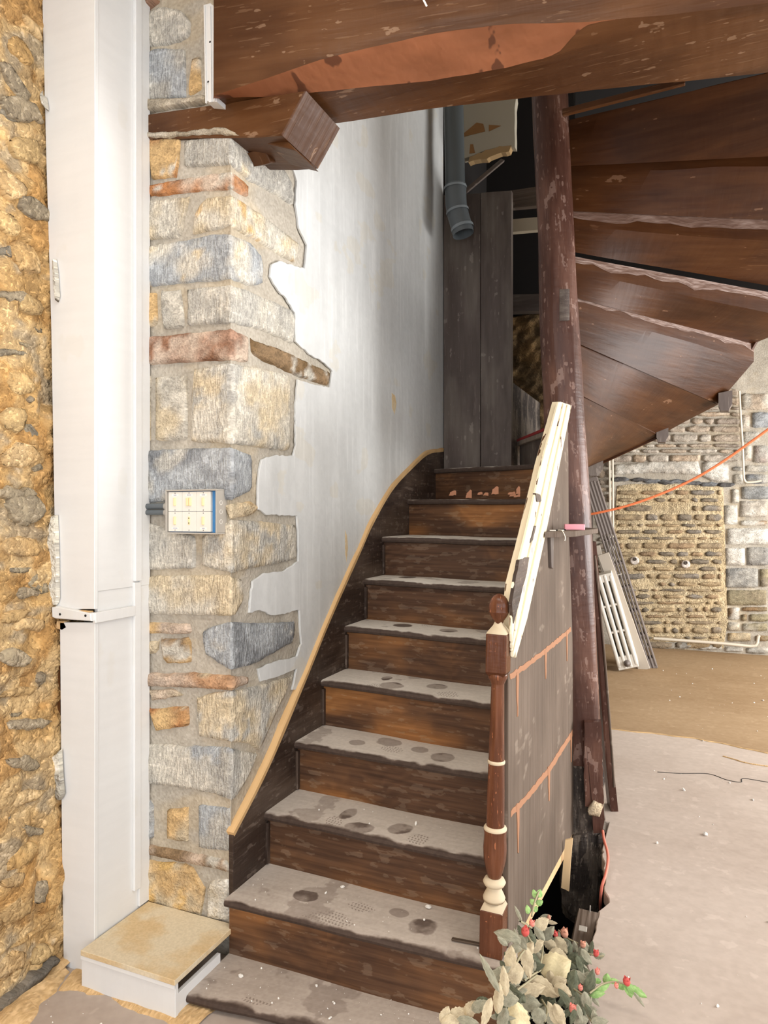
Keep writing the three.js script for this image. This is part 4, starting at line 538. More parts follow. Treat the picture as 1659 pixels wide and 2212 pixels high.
// ---------------------------------------------------------------- round post carrying the winding flight
{
  const A = [[120, 1184, 38], [250, 1189, 38], [400, 1196, 38.5], [500, 1201, 39], [600, 1204, 40], [700, 1207.5, 42], [800, 1213, 43], [900, 1218, 43], [1000, 1224, 44], [1100, 1230, 44], [1200, 1234, 45], [1300, 1238, 45], [1400, 1243, 45], [1500, 1248, 45], [1600, 1252, 46], [1700, 1254, 47], [1800, 1257, 47], [1860, 1258, 45], [1910, 1256, 43], [1965, 1254, 38]];
  const ps = thing('round_post', 'tall round brown paint-worn post with a rotten foot in the broken floor', 'post', at(1254, 1900, 3.5));
  const ring = (py, amp) => { let i = 0; while (i < A.length - 2 && A[i + 1][0] < py) i++; const t = clamp((py - A[i][0]) / (A[i + 1][0] - A[i][0])), cx = mix(A[i][1], A[i + 1][1], t), hw = mix(A[i][2], A[i + 1][2], t), c = at(cx, py, 3.5), r = hw / FOC * 3.46, o = []; for (let k = 0; k < 28; k++) { const a = k / 28 * 6.2832, sq = 1 + .05 * sst(1150, 1500, py) * Math.cos(4 * (a - .4)), n = 1 + (fb(Math.cos(a) * 2, Math.sin(a) * 2, py * .004, 3) - .5) * .1 + (fb(Math.cos(a) * 5 + 4, Math.sin(a) * 5, py * .012, 3) - .5) * amp; o.push(V(c.x + Math.cos(a) * r * n * sq, c.y, c.z + Math.sin(a) * r * n * sq)); } return o; };
  const sweep = (p0, p1, n, amp, jag = 0) => { const g = sheet(28, n, (u, v, i, j) => { const py = mix(p0, p1, j / n) + (jag && j === 0 ? (vn(i * .7, 3, 1) - .5) * jag : 0), q = ring(py, amp), c = q[i % 28]; return [c, c.y, u * .55]; }); const idx = g.index.array; return g; };
  part(ps, 'shaft', sweep(1640, 120, 90, .03), M.post); part(ps, 'rotten_foot', sweep(1975, 1640, 50, .34), M.rot, 'blackened rotten foot');
  const q = at(1217, 660, 3.41); part(ps, 'tenon_block', new THREE.CylinderGeometry(.032, .032, .15, 4, 1).rotateY(Math.PI / 4 + YAW).scale(1, 1, .5).translate(q.x, q.y, q.z), M.plank, 'whitish tenon end in the post');
  // loose slabs of the decayed outer wood
  const D = 3.36; const slab = (L, d, m = M.post) => { const w = L.map(p => at(p[0], p[1], d)), f = rayTo(1250, 1700).setY(0).normalize().multiplyScalar(.05), w2 = w.map(p => p.clone().add(f)); return part(ps, 'wood_slab', mapUV(loft([w, w2], true, .3), 'y'), m); };
  slab(ragged([[1262, 1560], [1298, 1560], [1301, 1640], [1304, 1720], [1306, 1770], [1300, 1800], [1282, 1800], [1280, 1745], [1264, 1742], [1262, 1665]], 14, 1.6, 5), D); slab(ragged([[1292, 1805], [1306, 1800], [1309, 1850], [1308, 1880], [1301, 1893], [1294, 1860]], 12, 2, 6), D + .03, M.rot);
  slab(ragged([[1215, 1810], [1270, 1800], [1274, 1960], [1240, 1978], [1212, 1950]], 16, 3, 8), D + .04, M.rot);
  part(ps, 'dust_lump', stone([[0, 0], [.05, -.01], [.07, .05], [.02, .07], [-.01, .03]], (s, yy, d) => { const b = at(1282, 1745, 3.345); return V(b.x + s * .92 - .02, b.y + yy - .04, b.z - s * .39 + d); }, [[204, 186, 158], [180, 164, 142]], { seed: 4, cell: .01, proud: .02, rim: .02, bury: .03 }), M.rough, 'pale sawdust caught on a ledge');
}
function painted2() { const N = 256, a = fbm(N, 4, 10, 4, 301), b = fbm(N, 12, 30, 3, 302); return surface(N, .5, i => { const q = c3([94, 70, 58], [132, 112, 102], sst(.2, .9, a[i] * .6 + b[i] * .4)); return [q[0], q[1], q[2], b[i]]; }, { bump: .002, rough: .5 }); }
// ---------------------------------------------------------------- winding flight seen from below
{
  const wf = thing('winding_flight', 'underside of the upper winding stairs, glossy brown boards fanning from the post', 'staircase', V(1.6, 2.6, -1.6)), pc = at(1205, 700, 3.5);
  const inner = [[1226, 262], [1236, 352], [1244, 449], [1250, 538], [1255, 637], [1258, 735], [1265, 847], [1268, 1002]];
  const far = [[1659, 158], [1659, 331], [1659, 468], [1659, 612], [1659, 747], null, null, null], fix = { 5: [1552, 868, 4.6], 6: [1427, 936, 4.83], 7: [1275, 1006, 5.0] };
  const I = inner.map(p => at(p[0] - 9, p[1], 3.47)), R = 1.68;
  const O = I.map((p, i) => { if (fix[i]) return at(...fix[i]); const q = at(...far[i], FOC * (p.y - EYE.y) / (PH / 2 - far[i][1])); const d = q.sub(p).setY(0).normalize(); return V(p.x + d.x * R, p.y, p.z + d.z * R); });
  const scuffed = painted2();  // pale tone paints highlights on the lips; only part is scuffed paint
  const lip = [.0, .05, .11, .1, .09, .014, .014], drop = [0, 0, 0, .03, 0, 0, 0], N = 30, away = rayTo(1300, 1106).setY(0).normalize();
  for (let k = 0; k < 7; k++) {   // each board: an upright upper lip set back under the board above, then the sloping face
    const P0 = I[k].clone(), Q0 = O[k].clone(), P1 = I[k + 1].clone(), Q1 = O[k + 1].clone(); P0.y -= drop[k]; Q0.y -= drop[k] * 1.5;
    const secs = []; for (let i = 0; i <= N; i++) { const t = i / N, a = P0.clone().lerp(Q0, t), b = P1.clone().lerp(Q1, t); if (k) a.addScaledVector(away, .022); const m = a.clone(); m.y -= lip[k] * (.75 + .5 * t) + (fb(t * 7, k * 3, 1, 3) - .5) * .012; const n = b.clone().sub(m).normalize(); b.addScaledVector(n, .01); b.y -= .006; secs.push([a, m, m.clone().lerp(b, .5), b, b.clone().addScaledVector(away, .02).add(V(0, .022, 0)), a.clone().addScaledVector(away, .03).add(V(0, .012, 0))]); }
    const g = loft(secs, true, .3), P = g.attributes.position, uv = new Float32Array(P.count * 2), dir = Q0.clone().sub(P0).normalize(); const p = V(0, 0, 0);
    for (let i = 0; i < P.count; i++) { p.fromBufferAttribute(P, i).sub(P0); const u = p.dot(dir); uv[i * 2] = u + k * .37; uv[i * 2 + 1] = p.addScaledVector(dir, -u).length() + k * .29; }
    g.setAttribute('uv', new THREE.BufferAttribute(uv, 2)); const bd = part(wf, 'soffit_board', g, M.soffit);
    if (k > 1 && k < 5) { const e = secs.map((q, i) => { const o = away.clone().multiplyScalar(-.0025), a = q[0].clone().add(o), b = q[0].clone().lerp(q[1], clamp([0, 0, .55, .5, .34][k] + (fb(i * .5, k * 7, 2, 3) - .5) * .5, .08, .95)).add(o); return [a, b]; }); part(bd, 'scuff_highlight_edge', sheet(N, 1, (u, v, i, j) => [e[i][j ? 0 : 1], u * 1.6, v * .1 + k * .3]), scuffed, 'pale board edge with scuffs and painted highlight'); }
  }
  for (let k = 0; k < 6; k++) { // string along the outer edge, stepping down round the turn
    const a = O[k + 1], b = O[k]; if (k > 4 || true) part(wf, 'outer_string', bar(a.clone().add(V(0, .02, 0)), b.clone().add(V(0, .02, 0)), .03, .05, V(0, 1, 0), .004), M.soffit); }
  part(wf, 'outer_string', bar(O[7].clone(), O[6].clone(), .03, .05, V(0, 1, 0), .004), M.soffit);
  for (const [px, py, d, w, h] of [[1286, 1006, 4.9, 34, 44], [1431, 938, 4.74, 26, 34], [1567, 868, 4.5, 30, 38]]) { const L = [[px - w / 2, py - h / 2], [px + w / 2, py - h / 2 - 6], [px + w / 2, py + h * .1], [px + w * .3, py + h * .35], [px + w * .25, py + h / 2], [px - w * .35, py + h / 2], [px - w / 2, py + h * .2]].map(p => at(p[0], p[1], d)); const f = rayTo(px, 1106).setY(0).normalize().multiplyScalar(.1); part(wf, 'bracket', mapUV(loft([L, L.map(p => p.clone().add(f))], true, .3), 'y'), M.plank, 'dark joint block under the string'); }
  part(wf, 'trimmer', bar(at(1215, 244, 3.36), at(1480, 176, 3.15), .025, .03, V(0, 1, 0), .004), M.beam, 'dark trimmer above the topmost board');
  part(wf, 'trimmer', bar(at(1240, 170, 3.9), at(1760, 90, 3.6), .4, .3, V(0, 1, 0), .006), M.dark);
}
// ---------------------------------------------------------------- stairwell fittings: pipe, plank partition, broken plaster panel
{
  const pp = thing('waste_pipe', 'grey plastic waste pipe bending down beside the plaster wall', 'pipe', at(980, 400, 4.55)), zp = -2.2, q = p => onZ(...p, zp), r = .061;
  part(pp, 'pipe', tube([[979, -75], [979, 150], [980, 235], [982, 330], [984, 440]].map(q), r, 40, 24), M.grey); part(pp, 'elbow', tube([[984, 400], [985, 438], [989, 462], [996, 486], [1001, 506]].map(q), r * 1.08, 30, 24), M.pvc);
  for (const [a, b] of [[[983.6, 404], [983.8, 409]], [[988, 455], [989, 460]], [[998, 490], [999.6, 496]]]) part(pp, 'collar', tube([q(a), q(b)], r * 1.16, 3, 24), M.pvcRim);
  const pk = thing('plank_partition', 'two tall dark brown planks closing the corner at the top of the stairs', 'partition', V(.22, 1.84, -2.42));
  const y0 = 1.83, xs = onZ(1038, 700, -2.41).x; part(pk, 'plank', prism([[XS + .01, y0], [xs - .003, y0], [xs - .002, onZ(1038, 417, -2.41).y], [XS + .01, onZ(1000, 420, -2.41).y + .02]], 'z', -2.45, -2.412, .002, 'y'), M.plank); part(pk, 'plank', prism([[xs + .003, y0], [.446, y0], [.446, onZ(1105, 412, -2.41).y], [xs + .003, onZ(1038, 417, -2.41).y]], 'z', -2.45, -2.405, .002, 'y'), M.plank);
  const pb = thing('broken_partition', 'broken white plaster partition with a torn lower edge hanging over the stairwell', 'partition', at(1055, 300, 4.6)), zq = -2.5;
  part(pb, 'panel', prism(ragged(xy([[998, 150], [1113, 150], [1113, 318], [1085, 316], [1045, 326], [1000, 344]], zq), .06, .006, 12), 'z', zq - .06, zq, .002), plain([176, 168, 150], .9));
  for (const L of [[[1000, 290], [1030, 265], [1044, 268], [1048, 284], [1000, 296]], [[1056, 270], [1082, 272], [1056, 284]], [[1016, 312], [1022, 312], [1026, 330], [1014, 332]]]) part(pb, 'torn_patch', prism(xy(L, zq), 'z', zq - .002, zq + .003), plain([148, 106, 62], .9), 'torn brown paper patch');
  part(pb, 'torn_edge', prism(ragged(xy([[1014, 338], [1060, 322], [1105, 316], [1100, 326], [1070, 336], [1012, 352]], zq), .03, .01, 3), 'z', zq - .05, zq + .006), plain([168, 138, 96], .95), 'crumbling laths and plaster');
  const lb = (label, L, m) => { const t = thing('landing_board', label, 'board', onZ(L[0][0], L[0][1], -2.95)); part(t, 'board', prism(xy(L, -2.95), 'z', -3.0, -2.95, .002), m); };
  lb('greyish horizontal landing board between planks and post, the upper of two', [[1098, 412], [1165, 402], [1165, 444], [1098, 450]], M.board); lb('cream horizontal landing board between planks and post, the lower of two', [[1098, 474], [1168, 468], [1168, 496], [1098, 502]], plain([186, 172, 148], .8));
  const lt = thing('diagonal_lath', 'thin dark lath slanting under the broken plaster panel', 'lath', at(1040, 380, 4.7)); part(lt, 'lath', bar(at(1003, 416, 4.62), at(1086, 346, 4.8), .03, .015, V(0, 0, 1)), M.plank);
  const lbk = thing('dark_lintel', 'dark brown board over the brown rubble facing beside the post', 'board', onZ(1135, 660, -3.3)); part(lbk, 'board', prism(xy([[1095, 636], [1180, 634], [1180, 672], [1095, 674]], -3.3), 'z', -3.38, -3.3, .003), M.plank);
}

// ---------------------------------------------------------------- small things by the post
{
  const ys = 1.497, sh = thing('corner_shelf', 'small grey-brown corner shelf board fixed to the stair side and round post', 'shelf', at(1235, 1150, 2.9));
  const P = [[1177, 2.62], [1243, 2.72], [1292, 3.16], [1266, 3.36], [1222, 3.14]].map(p => { const q = at(p[0], 1150, p[1]); return [q.x, q.z]; });
  part(sh, 'board', prism(P, 'y', ys - .022, ys, .002), M.board); part(sh, 'support', prism(zy([[1184, 1160], [1191, 1160], [1190, 1228], [1186, 1226]], .962), 'x', .96, .972, .001, 'y'), M.plank);
  const q = at(1241, 1138, 2.88), pk = thing('pink_block', 'small rough pink foam block lying on the corner shelf', 'block', V(q.x, ys, q.z)), g = new RoundedBoxGeometry(.08, .024, .04, 2, .004); g.rotateY(YAW - .2).translate(q.x, ys + .012, q.z); part(pk, 'block', g, M.pink);
  const sw = thing('shelf_scraps', 'white and dark scraps lying on the corner shelf beside the pink block', 'scraps', at(1206, 1146, 2.78)); for (const [px, dd, m] of [[1194, 2.7, M.chip], [1202, 2.76, M.hole], [1212, 2.74, M.chip], [1216, 2.84, M.hole]]) { const p = at(px, 1147, dd); part(sw, 'scrap', new RoundedBoxGeometry(.024, .005, .012, 1, .002).rotateY(px).translate(p.x, ys + .0025, p.z), m); }
  part(sw, 'scrap', tube([V(...at(1205, 1150, 2.72).setY(ys + .003).toArray()), V(...at(1214, 1152, 2.68).setY(ys + .003).toArray()), at(1221, 1160, 2.64), at(1220, 1168, 2.64)], .0016, 16, 5), M.chip);

  const lp = thing('leaning_plank', 'long dark weathered plank leaning against the right of the round post', 'plank', onY(1331, 1797, 0));
  const b0 = onY(1331, 1799, 0), top = at(1283, 1168, 3.62), L1 = [[1276, 1172], [1288, 1170], [1300, 1330], [1312, 1500], [1326, 1660], [1340, 1795], [1324, 1799], [1308, 1640], [1296, 1480], [1284, 1300]];
  const D = px => mix(3.45, 3.72, clamp((px - 1276) / 62)); const fr = L1.map(p => at(p[0], p[1], mix(3.5, 3.74, clamp((p[1] - 1170) / 630)))), bk = fr.map(p => { const f = rayTo(1330, 1106).setY(0).normalize().multiplyScalar(.1); f.x -= .02; return p.clone().add(f); });
  part(lp, 'plank', mapUV(loft([fr, bk], true, .3), 'y'), M.post); const rg = [[1285, 1200], [1306, 1420], [1320, 1600], [1327, 1700]].map(p => at(p[0], p[1], mix(3.5, 3.74, clamp((p[1] - 1170) / 630)) - .004)); part(lp, 'pale_edge', tube(rg, .006, 30, 5), M.board, 'splintered pale edge');

  const c1 = thing('extension_cord', 'orange extension cord strung from behind the post up to the right', 'cord', at(1290, 1108, 3.7)); part(c1, 'cord', tube([[1262, 1113, 3.75], [1300, 1106, 3.7], [1360, 1091, 3.65], [1430, 1066, 3.6], [1500, 1034, 3.55], [1560, 998, 3.5], [1620, 956, 3.45], [1680, 912, 3.4], [1760, 850, 3.35]].map(p => at(...p)).concat([V(2.55, 2.75, -.9), V(2.95, 3.64, -.95)]), .0062, 110, 8), M.cable);
  const c2 = thing('cord_end', 'salmon cord running down beside the post foot into the broken floor', 'cord', at(1305, 1880, 3.2)); part(c2, 'cord', tube([[1302, 1795, 3.36], [1305, 1815, 3.28], [1312, 1840, 3.15], [1313, 1862, 3.04], [1308, 1890, 2.95], [1300, 1915, 2.92], [1297, 1945, 2.95], [1297, 1975, 3.05], [1296, 2010, 3.1]].map(p => at(...p)), .0062, 60, 8), M.cablepink);
  const fb1 = thing('broken_board', 'grey broken board end lying in the hole beside the slab edge', 'board', at(1262, 2010, 2.7)); { const F = [[1251, 1962], [1262, 1966], [1294, 1972], [1290, 1990], [1278, 2030], [1268, 2062], [1232, 2058], [1240, 2010]].map((p, i) => at(p[0], p[1], mix(2.78, 2.62, clamp((p[1] - 1962) / 100)))); part(fb1, 'board', mapUV(loft([F, F.map(p => p.clone().add(V(-.01, -.03, -.01)))], true, .3), 'z'), M.board); part(fb1, 'nail', bar(at(1274, 1972, 2.77), at(1275, 1956, 2.76), .005, .005), M.steel); part(fb1, 'flake', new RoundedBoxGeometry(.03, .004, .02, 1, .002).rotateX(.6).translate(...at(1259, 2006, 2.66).toArray()), M.steel); }
  const sp = thing('pale_stick', 'pale flat wood stick hanging from the sawn lower edge of the stair side', 'stick', at(1225, 1870, 3.2)); { const F = [[1221, 1815], [1237, 1812], [1232, 1870], [1229, 1926], [1222, 1922], [1212, 1918], [1217, 1860]].map(p => at(p[0], p[1], 3.12)); part(sp, 'stick', mapUV(loft([F, F.map(p => p.clone().add(V(0, 0, -.012)))], true, .3), 'y'), (() => { const m = M.rawwood.clone(); m.color.setRGB(1.05, 1.1, 1.15); return m; })()); }
  const sl = thing('loose_batten', 'short grey batten lying on the second step beside the newel', 'batten', onY(1010, 2030, .24)); { const a = onY(976, 2028, .245), b = onY(1038, 2040, .245); part(sl, 'batten', bar(a, b, .014, .006, V(0, 1, 0), .002), M.board); }
}
// ---------------------------------------------------------------- radiators and boards leaning in the back corner
{
  const frame = (pb, pt, w) => { const up = pt.clone().sub(pb), L = up.length(); up.normalize(); const back = rayTo(1350, 1106).setY(0).normalize(); const right = up.clone().cross(back).normalize().multiplyScalar(-1); if (right.x < 0) right.multiplyScalar(-1); const dz = right.clone().cross(up).normalize(); return { m: new THREE.Matrix4().makeBasis(right, up, dz).setPosition(pb), L }; };
  const rad = (name, label, pb, pt, W, n, groups, sections, m, o = {}) => {
    const { m: T, L } = frame(pb, pt, W), t = thing(name, label, 'radiator', pb); const bw = W / (n + (n - 1) * .42), pitch = bw * 1.42, gap = .02;
    for (let s = 0; s < sections; s++) {
      const parts = [], z = -.032 - s * .062, y0 = o.foot ?? .06, span = (L - y0 - (o.head ?? .06)) / groups;
      for (let i = 0; i < n; i++) { const x = -W / 2 + bw / 2 + i * pitch; parts.push(new RoundedBoxGeometry(bw, L - (i === 0 || i === n - 1 ? .03 : .0), .056, 2, bw * .42).translate(x, L / 2, z)); }
      for (let g = 0; g <= groups; g++) parts.push(new RoundedBoxGeometry(W * .98, g === 0 ? y0 * 1.2 : g === groups ? (o.head ?? .06) * 1.6 : .022, .046, 1, .006).translate(0, g === 0 ? y0 * .55 : g === groups ? L - (o.head ?? .06) * .7 : y0 + g * span, z));
      const g = mergeGeometries(parts.map(p => mapUV(p, 'y'))); g.applyMatrix4(T); part(t, 'section', g, m);
    }
    if (o.plug) { const g = lathe([[0, .03], [.012, .03], [.014, .018], [.026, .016], [.03, .006], [.034, 0]], V(0, 0, 0), 20).rotateX(Math.PI / 2).translate(W * .0, y0p(o), .0); g.applyMatrix4(T); part(t, 'plug', g, M.iron, 'round threaded plug'); }
    if (o.bracket) { const g = new RoundedBoxGeometry(.03, .24, .02, 1, .004).translate(-W * .42, L * .52, .008); g.applyMatrix4(T); part(t, 'bracket', g, M.steel, 'bright metal bracket'); const g2 = new RoundedBoxGeometry(.06, .014, .02, 1, .004).translate(-W * .1, L * .5, .012); g2.applyMatrix4(T); part(t, 'bracket', g2, M.steel); }
    return t;
  };
  const y0p = o => .05;
  rad('radiator', 'tall dark grey cast-iron radiator standing on end, leaning in the back corner', at(1405, 1446, 7.15), at(1276, 1040, 7.35), .15, 5, 6, 3, M.iron, { foot: .09, head: .38, bracket: 1 });
  rad('radiator', 'short cream cast-iron radiator standing on end, leaning in the back corner', at(1358, 1444, 6.95), at(1299, 1243, 7.0), .2, 4, 3, 4, M.ironwhite, { plug: 1, foot: .11, head: .05 });
  const bd = (label, pb, pt, w, th, m) => { const t = thing('leaning_board', label, 'board', pb); part(t, 'board', bar(pb, pt, w, th, rayTo(1350, 1106).setY(0).normalize().negate(), .006), m); return t; };
  bd('flat greige board leaning between the two radiators', at(1392, 1447, 7.12), at(1303, 1196, 7.2), .115, .03, M.laminate);
  bd('short greige board tucked behind the flat board between the radiators', at(1352, 1446, 7.3), at(1291, 1178, 7.35), .05, .03, M.laminate);
  // conduits and the skirting pipe on the back wall
  const cd = (name, label, L, r, z = -6.7) => { const t = thing(name, label, 'conduit', onZ(L[0][0], L[0][1], z)); part(t, 'pipe', tube(L.map(p => onZ(p[0], p[1], z)), r, 60, 8, .2), M.conduit); return t; };
  cd('cable_conduit', 'vertical cream conduit nearest the post, left of a pair on the back wall', [[1316, 960], [1317, 1060], [1318, 1180], [1319, 1290]], .012); cd('cable_conduit', 'vertical cream conduit of a pair, beside the blocked doorway', [[1323, 960], [1324, 1060], [1325, 1180], [1326, 1290]], .012);
  cd('hooked_conduit', 'cream cable on the back wall hooking right above the cord end', [[1597, 845], [1600, 900], [1604, 960], [1606, 1010], [1607, 1034], [1612, 1042], [1630, 1041], [1645, 1038]], .012);
  cd('skirting_pipe', 'cream heating pipe along the foot of the back wall turning up at the right', [[1412, 1379], [1480, 1384], [1560, 1390], [1620, 1396], [1632, 1394], [1636, 1388], [1638, 1376], [1640, 1372]], .017, -6.68);
}
// ---------------------------------------------------------------- dusty artificial rose bush in the broken floor
{
  const bs = thing('rose_bush', 'bunch of dusty artificial roses with pale leaves at the foot of the stairs', 'plant', at(1150, 2130, 2.2)); const r = rng(77), base = origin.get(bs);
  const leafG = []; for (let v = 0; v < 5; v++) { const curl = .1 + v * .12, fold = .12 + (v % 3) * .1; leafG.push(sheet(8, 12, (u, w) => { const k = u * 2 - 1, wd = .5 * Math.pow(Math.sin(Math.PI * Math.pow(clamp(w, .001, .999), .8)), .75) * (1 + .08 * Math.sin(w * 40) * Math.abs(k)); return [V(k * wd, w - .5, -Math.abs(k) * wd * fold - curl * (w - .5) * (w - .5) * 1.6 + .02 * Math.sin(w * 9 + k * 3)), u, w]; })); }
  const tint = (a, b) => { const N = 128, f = fbm(N, 5, 7, 4, a[0]), g = fbm(N, 20, 20, 3, a[1]); return surface(N, 1, i => { const q = c3(a, b, f[i]); const k = (g[i] - .5) * 16; return [q[0] + k, q[1] + k, q[2] + k, g[i]]; }, { rough: .9 }); };
  const LM = { c: tint([192, 178, 148], [164, 150, 124]), p: tint([214, 200, 160], [194, 180, 144]), g: tint([152, 148, 128], [126, 124, 106]), d: tint([104, 106, 86], [80, 84, 68]), G: tint([160, 190, 124], [126, 164, 96]) };
  for (const m of Object.values(LM)) m.side = THREE.DoubleSide;
  const dX = px => { const d = rayTo(px, 1106); return (1.03 - EYE.x) / d.x; };
  const depth = (px, py) => Math.max(1.62, Math.min(px < 1215 ? dX(px) : 9, FOC * 1.5 / (py - PH / 2)) - .02);
  const mp = (cx, cy) => [960 + cx / 3.607, 1860 + cy / 3.607];
  const right = V(Math.cos(YAW), 0, -Math.sin(YAW)), up = V(0, 1, 0), toCam = V(Math.sin(YAW), 0, Math.cos(YAW));
  const placeM = (p, ang, sx, sy, tilt, roll) => { const y = right.clone().multiplyScalar(Math.sin(ang)).addScaledVector(up, Math.cos(ang)), z = toCam.clone().addScaledVector(up, .55).normalize(); y.addScaledVector(z, -y.dot(z)).normalize(); const x = y.clone().cross(z).normalize(), zz = x.clone().cross(y); const m = new THREE.Matrix4().makeBasis(x, y, zz); m.multiply(new THREE.Matrix4().makeRotationX(tilt)).multiply(new THREE.Matrix4().makeRotationY(roll)).multiply(new THREE.Matrix4().makeScale(sx, sy, Math.min(sx, sy) * 1.4)); m.setPosition(p.clone().sub(base)); return m; };
  function leaf(cx, cy, len, w, deg, m, dz = 0) { const [px, py] = mp(cx, cy), d = depth(px, py) - dz, sc = d / FOC / 3.607, o = new THREE.Mesh(leafG[Math.floor(r() * 5)], LM[m]); o.name = 'leaf'; o.castShadow = o.receiveShadow = true; o.matrixAutoUpdate = true; placeM(at(px, py, d), deg * Math.PI / 180, w * sc * 1.05, len * sc * 1.08, (r() - .5) * .7, (r() - .5) * .7).decompose(o.position, o.quaternion, o.scale); bs.add(o); }
  const LIST = [[770, 490, 140, 90, 60, 'c', .05], [740, 560, 120, 62, -30, 'g', .07], [810, 560, 125, 70, 40, 'g', .06], [590, 540, 80, 40, -20, 'd'], [560, 590, 110, 44, -10, 'g'], [640, 700, 170, 100, 45, 'c', .05], [720, 670, 140, 92, 60, 'c', .06], [650, 790, 210, 100, 175, 'c', .1], [515, 750, 160, 92, 10, 'c', .05], [600, 630, 120, 70, 150, 'g', .03], [560, 680, 90, 60, 100, 'g', .02], [820, 650, 110, 74, -60, 'c', .05], [915, 660, 130, 80, 150, 'c', .06], [900, 730, 140, 96, 110, 'c', .07], [870, 815, 240, 205, 70, 'p', .12], [825, 920, 100, 64, 180, 'c', .08], [555, 880, 160, 145, -100, 'c', .09], [470, 930, 190, 74, 0, 'c', .07], [350, 870, 270, 56, -25, 'g', .06], [685, 1020, 230, 112, 75, 'c', .11], [780, 980, 240, 110, 125, 'c', .1], [900, 950, 116, 92, 70, 'c', .1], [930, 1015, 140, 92, 120, 'c', .11], [510, 1080, 150, 96, 90, 'g', .1], [670, 1100, 150, 92, 100, 'g', .1], [420, 1060, 200, 80, 10, 'c', .08], [330, 1190, 210, 72, 200, 'c', .07], [565, 1215, 210, 190, 0, 'p', .13], [740, 1225, 120, 110, 180, 'g', .12], [850, 1190, 160, 70, -20, 'c', .12], [900, 1215, 170, 80, 160, 'c', .12],
    [1020, 670, 84, 42, -10, 'g', .06], [1070, 690, 96, 46, 30, 'g', .06], [1110, 745, 120, 60, 150, 'g', .06], [1000, 820, 120, 44, 120, 'd', .05], [1060, 820, 140, 52, 170, 'd', .06], [985, 890, 124, 62, 60, 'd', .06], [1065, 905, 160, 70, 130, 'g', .08], [1010, 950, 190, 90, 200, 'd', .07], [1140, 950, 180, 82, 20, 'd', .08], [1110, 1100, 140, 70, 170, 'g', .09], [1040, 1100, 140, 52, 0, 'd', .08], [960, 1090, 190, 60, 150, 'd', .1], [1190, 935, 66, 38, -80, 'G', .04], [1265, 920, 76, 62, 10, 'G', .04], [1330, 938, 90, 40, 100, 'G', .03], [1235, 990, 150, 52, 70, 'G', .03], [1190, 1040, 120, 44, 80, 'G', .03], [1390, 985, 76, 42, 100, 'G', .02], [1440, 1005, 130, 64, 160, 'G', .02], [1500, 1020, 160, 66, 120, 'G', .02], [1520, 1080, 110, 28, 150, 'g', .01], [1215, 740, 90, 50, 80, 'g', .03], [1170, 1210, 76, 52, 0, 'g', .09], [1215, 1250, 130, 62, 90, 'g', .09], [1130, 1180, 120, 44, 160, 'd', .09], [1060, 1190, 120, 42, 170, 'g', .1], [1000, 1220, 110, 44, 200, 'd', .1],
    [745, 250, 62, 48, 20, 'G'], [703, 255, 60, 40, -10, 'G'], [690, 320, 54, 42, -40, 'G'], [742, 322, 56, 44, 60, 'G'], [654, 375, 60, 44, 0, 'G'], [712, 372, 50, 34, 30, 'G'], [575, 405, 110, 28, -20, 'g'], [615, 480, 90, 22, -60, 'g'], [790, 435, 90, 40, 80, 'g', .04], [840, 480, 80, 30, 100, 'c', .05],
    [110, 1195, 170, 100, 70, 'c'], [200, 1150, 130, 90, 35, 'c'], [60, 1245, 150, 90, 85, 'c', .02], [185, 1245, 160, 60, 100, 'g', .03], [270, 1130, 140, 80, 60, 'g', .02], [10, 1200, 120, 80, 30, 'c', .01], [300, 1090, 120, 60, 90, 'd', .01]];
  for (const a of LIST) leaf(...a);
  for (let i = 0; i < 120; i++) { const t = r(), cx = 430 + r() * 720, cy = 560 + r() * 700; if (cx > 1000 && cy < 660) continue; leaf(cx, cy, 70 + r() * 120, 36 + r() * 50, r() * 360, r() < .5 ? 'd' : 'g', -.03 + r() * .05); }
  const stemM = plain([150, 142, 112], .9), stems = [[[680, 430], [700, 330], [735, 240]], [[620, 930], [700, 880], [770, 840]], [[760, 560], [765, 700], [745, 820]], [[560, 1010], [640, 950], [720, 890]], [[905, 900], [1000, 990], [1080, 1050], [1130, 1160]], [[1130, 1030], [1230, 960], [1330, 940], [1420, 960]], [[890, 540], [960, 600], [1040, 640]], [[500, 1020], [440, 980], [400, 940]], [[640, 560], [670, 620], [690, 640]], [[1080, 1060], [1110, 1180], [1150, 1260]], [[760, 1080], [800, 1160], [780, 1260]], [[1240, 740], [1190, 740], [1120, 720]], [[560, 800], [590, 740], [620, 700]], [[590, 470], [640, 500], [680, 520]]];
  for (const L of stems) part(bs, 'stem', tube(L.map(([a, b]) => { const [px, py] = mp(a, b); return at(px, py, depth(px, py) - .05); }), .003, 20, 5), stemM);
  const BM = { r: plain([198, 82, 76], .8), p: plain([226, 136, 122], .8), b: plain([196, 140, 116], .9) };
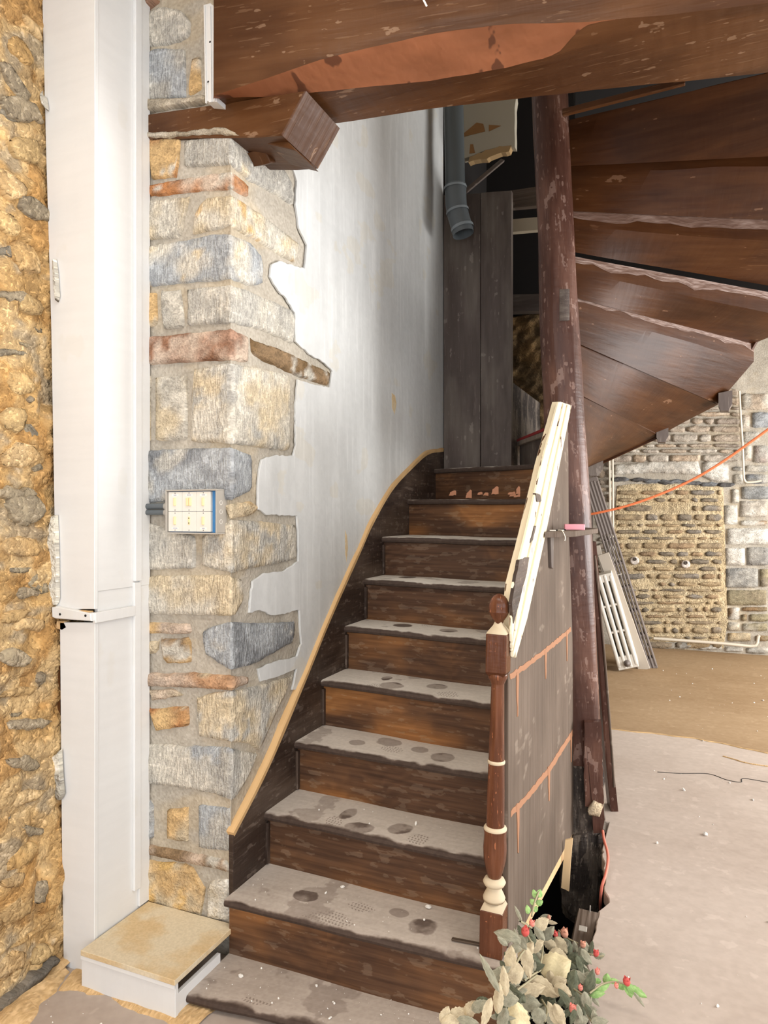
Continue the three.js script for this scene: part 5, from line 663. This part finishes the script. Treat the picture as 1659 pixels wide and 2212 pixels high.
  for (const [cx, cy, s, m] of [[630, 550, 64, 'r'], [682, 485, 44, 'p'], [865, 570, 40, 'r'], [935, 562, 60, 'b'], [1182, 720, 44, 'r'], [1192, 862, 40, 'p'], [1420, 940, 56, 'r'], [1340, 972, 34, 'p'], [1060, 988, 38, 'p'], [1000, 1150, 56, 'p'], [1080, 652, 44, 'b'], [815, 440, 30, 'b']]) {
    const [px, py] = mp(cx, cy), d = depth(px, py) - .1, sc = d / FOC / 3.607 * s, c = at(px, py, d); const bud = part(bs, 'rosebud', lathe([[0, -.5], [.25, -.45], [.46, -.2], [.5, .05], [.4, .34], [.2, .5], [.12, .38], [0, .3]], V(0, 0, 0), 12).scale(sc, sc * 1.15, sc).rotateZ((r() - .5)).translate(c.x, c.y, c.z), BM[m], 'faded ' + (m === 'r' ? 'red' : m === 'p' ? 'pink' : 'tan') + ' rosebud');
    for (let k = 0; k < 4; k++) { const g = leafG[2].clone().scale(sc * .5, sc * .8, sc * .5).rotateX(.5).translate(0, .2 * sc, sc * .42).rotateY(k * 1.57 + r()).translate(c.x, c.y, c.z); part(bud, 'petal', g, BM[m]); }
  }
}
// ---------------------------------------------------------------- crumbs of plaster on steps and floor
{
  const r = rng(555), g = new THREE.DodecahedronGeometry(1, 0), pos = []; const add = (x, y, z, s) => pos.push([x, y, z, s]);
  for (let i = 0; i < 130; i++) { const x = r() * .92 + .02, k = r() < .62 ? 0 : r() < .8 ? 1 : 2, z = nose(k, x) - .02 - r() * .18; add(x, ty(k), z,   .0008 + Math.pow(r(), 5) * .004); }
  for (let i = 0; i < 60; i++) add(-.5 + r() * .9, 0, .3 + r() * .5, .0012 + Math.pow(r(), 4) * .005);
  for (let i = 0; i < 220; i++) { const x = 1.24 + r() * 1.9, z = -6.4 + r() * 7; add(x, z < -3.3 ? -.003 : 0, z, .0015 + Math.pow(r(), 5) * .007); }
  const im = new THREE.InstancedMesh(g, M.chip, pos.length), q = new THREE.Quaternion(), e = new THREE.Euler(); pos.forEach((p, i) => { e.set(r() * 6, r() * 6, r() * 6); q.setFromEuler(e); im.setMatrixAt(i, new THREE.Matrix4().compose(V(p[0], p[1] + p[3] * .5, p[2]), q, V(p[3] * (.8 + r()), p[3] * .7, p[3]))); });
  im.name = 'plaster_crumbs'; im.userData = { kind: 'stuff', label: 'white plaster crumbs scattered over the steps and concrete floor', category: 'crumbs' }; im.castShadow = true; scene.add(im);
  const big = [[onY(700, 1990, .04), .012], [onY(884, 1910, .24), .012], [onY(925, 1961, .24), .012], [onY(740, 1917, .24), .009], [onY(1524, 1804, 0), .016], [onY(520, 2110, .04), .011]]; let k = 0; const lab = ['on the bottom step', 'under the third riser', 'near the newel on the second step', 'at the back of the second step', 'alone on the concrete floor', 'at the left of the bottom step'];
  for (const [p, s] of big) { const t = thing('plaster_chip', 'larger white plaster chip ' + lab[k++], 'chip', p); part(t, 'chip', g.clone().scale(s, s * .5, s * .7).rotateY(k).translate(p.x, p.y + s * .35, p.z), M.chip); }
}
renderer.render(scene, camera);
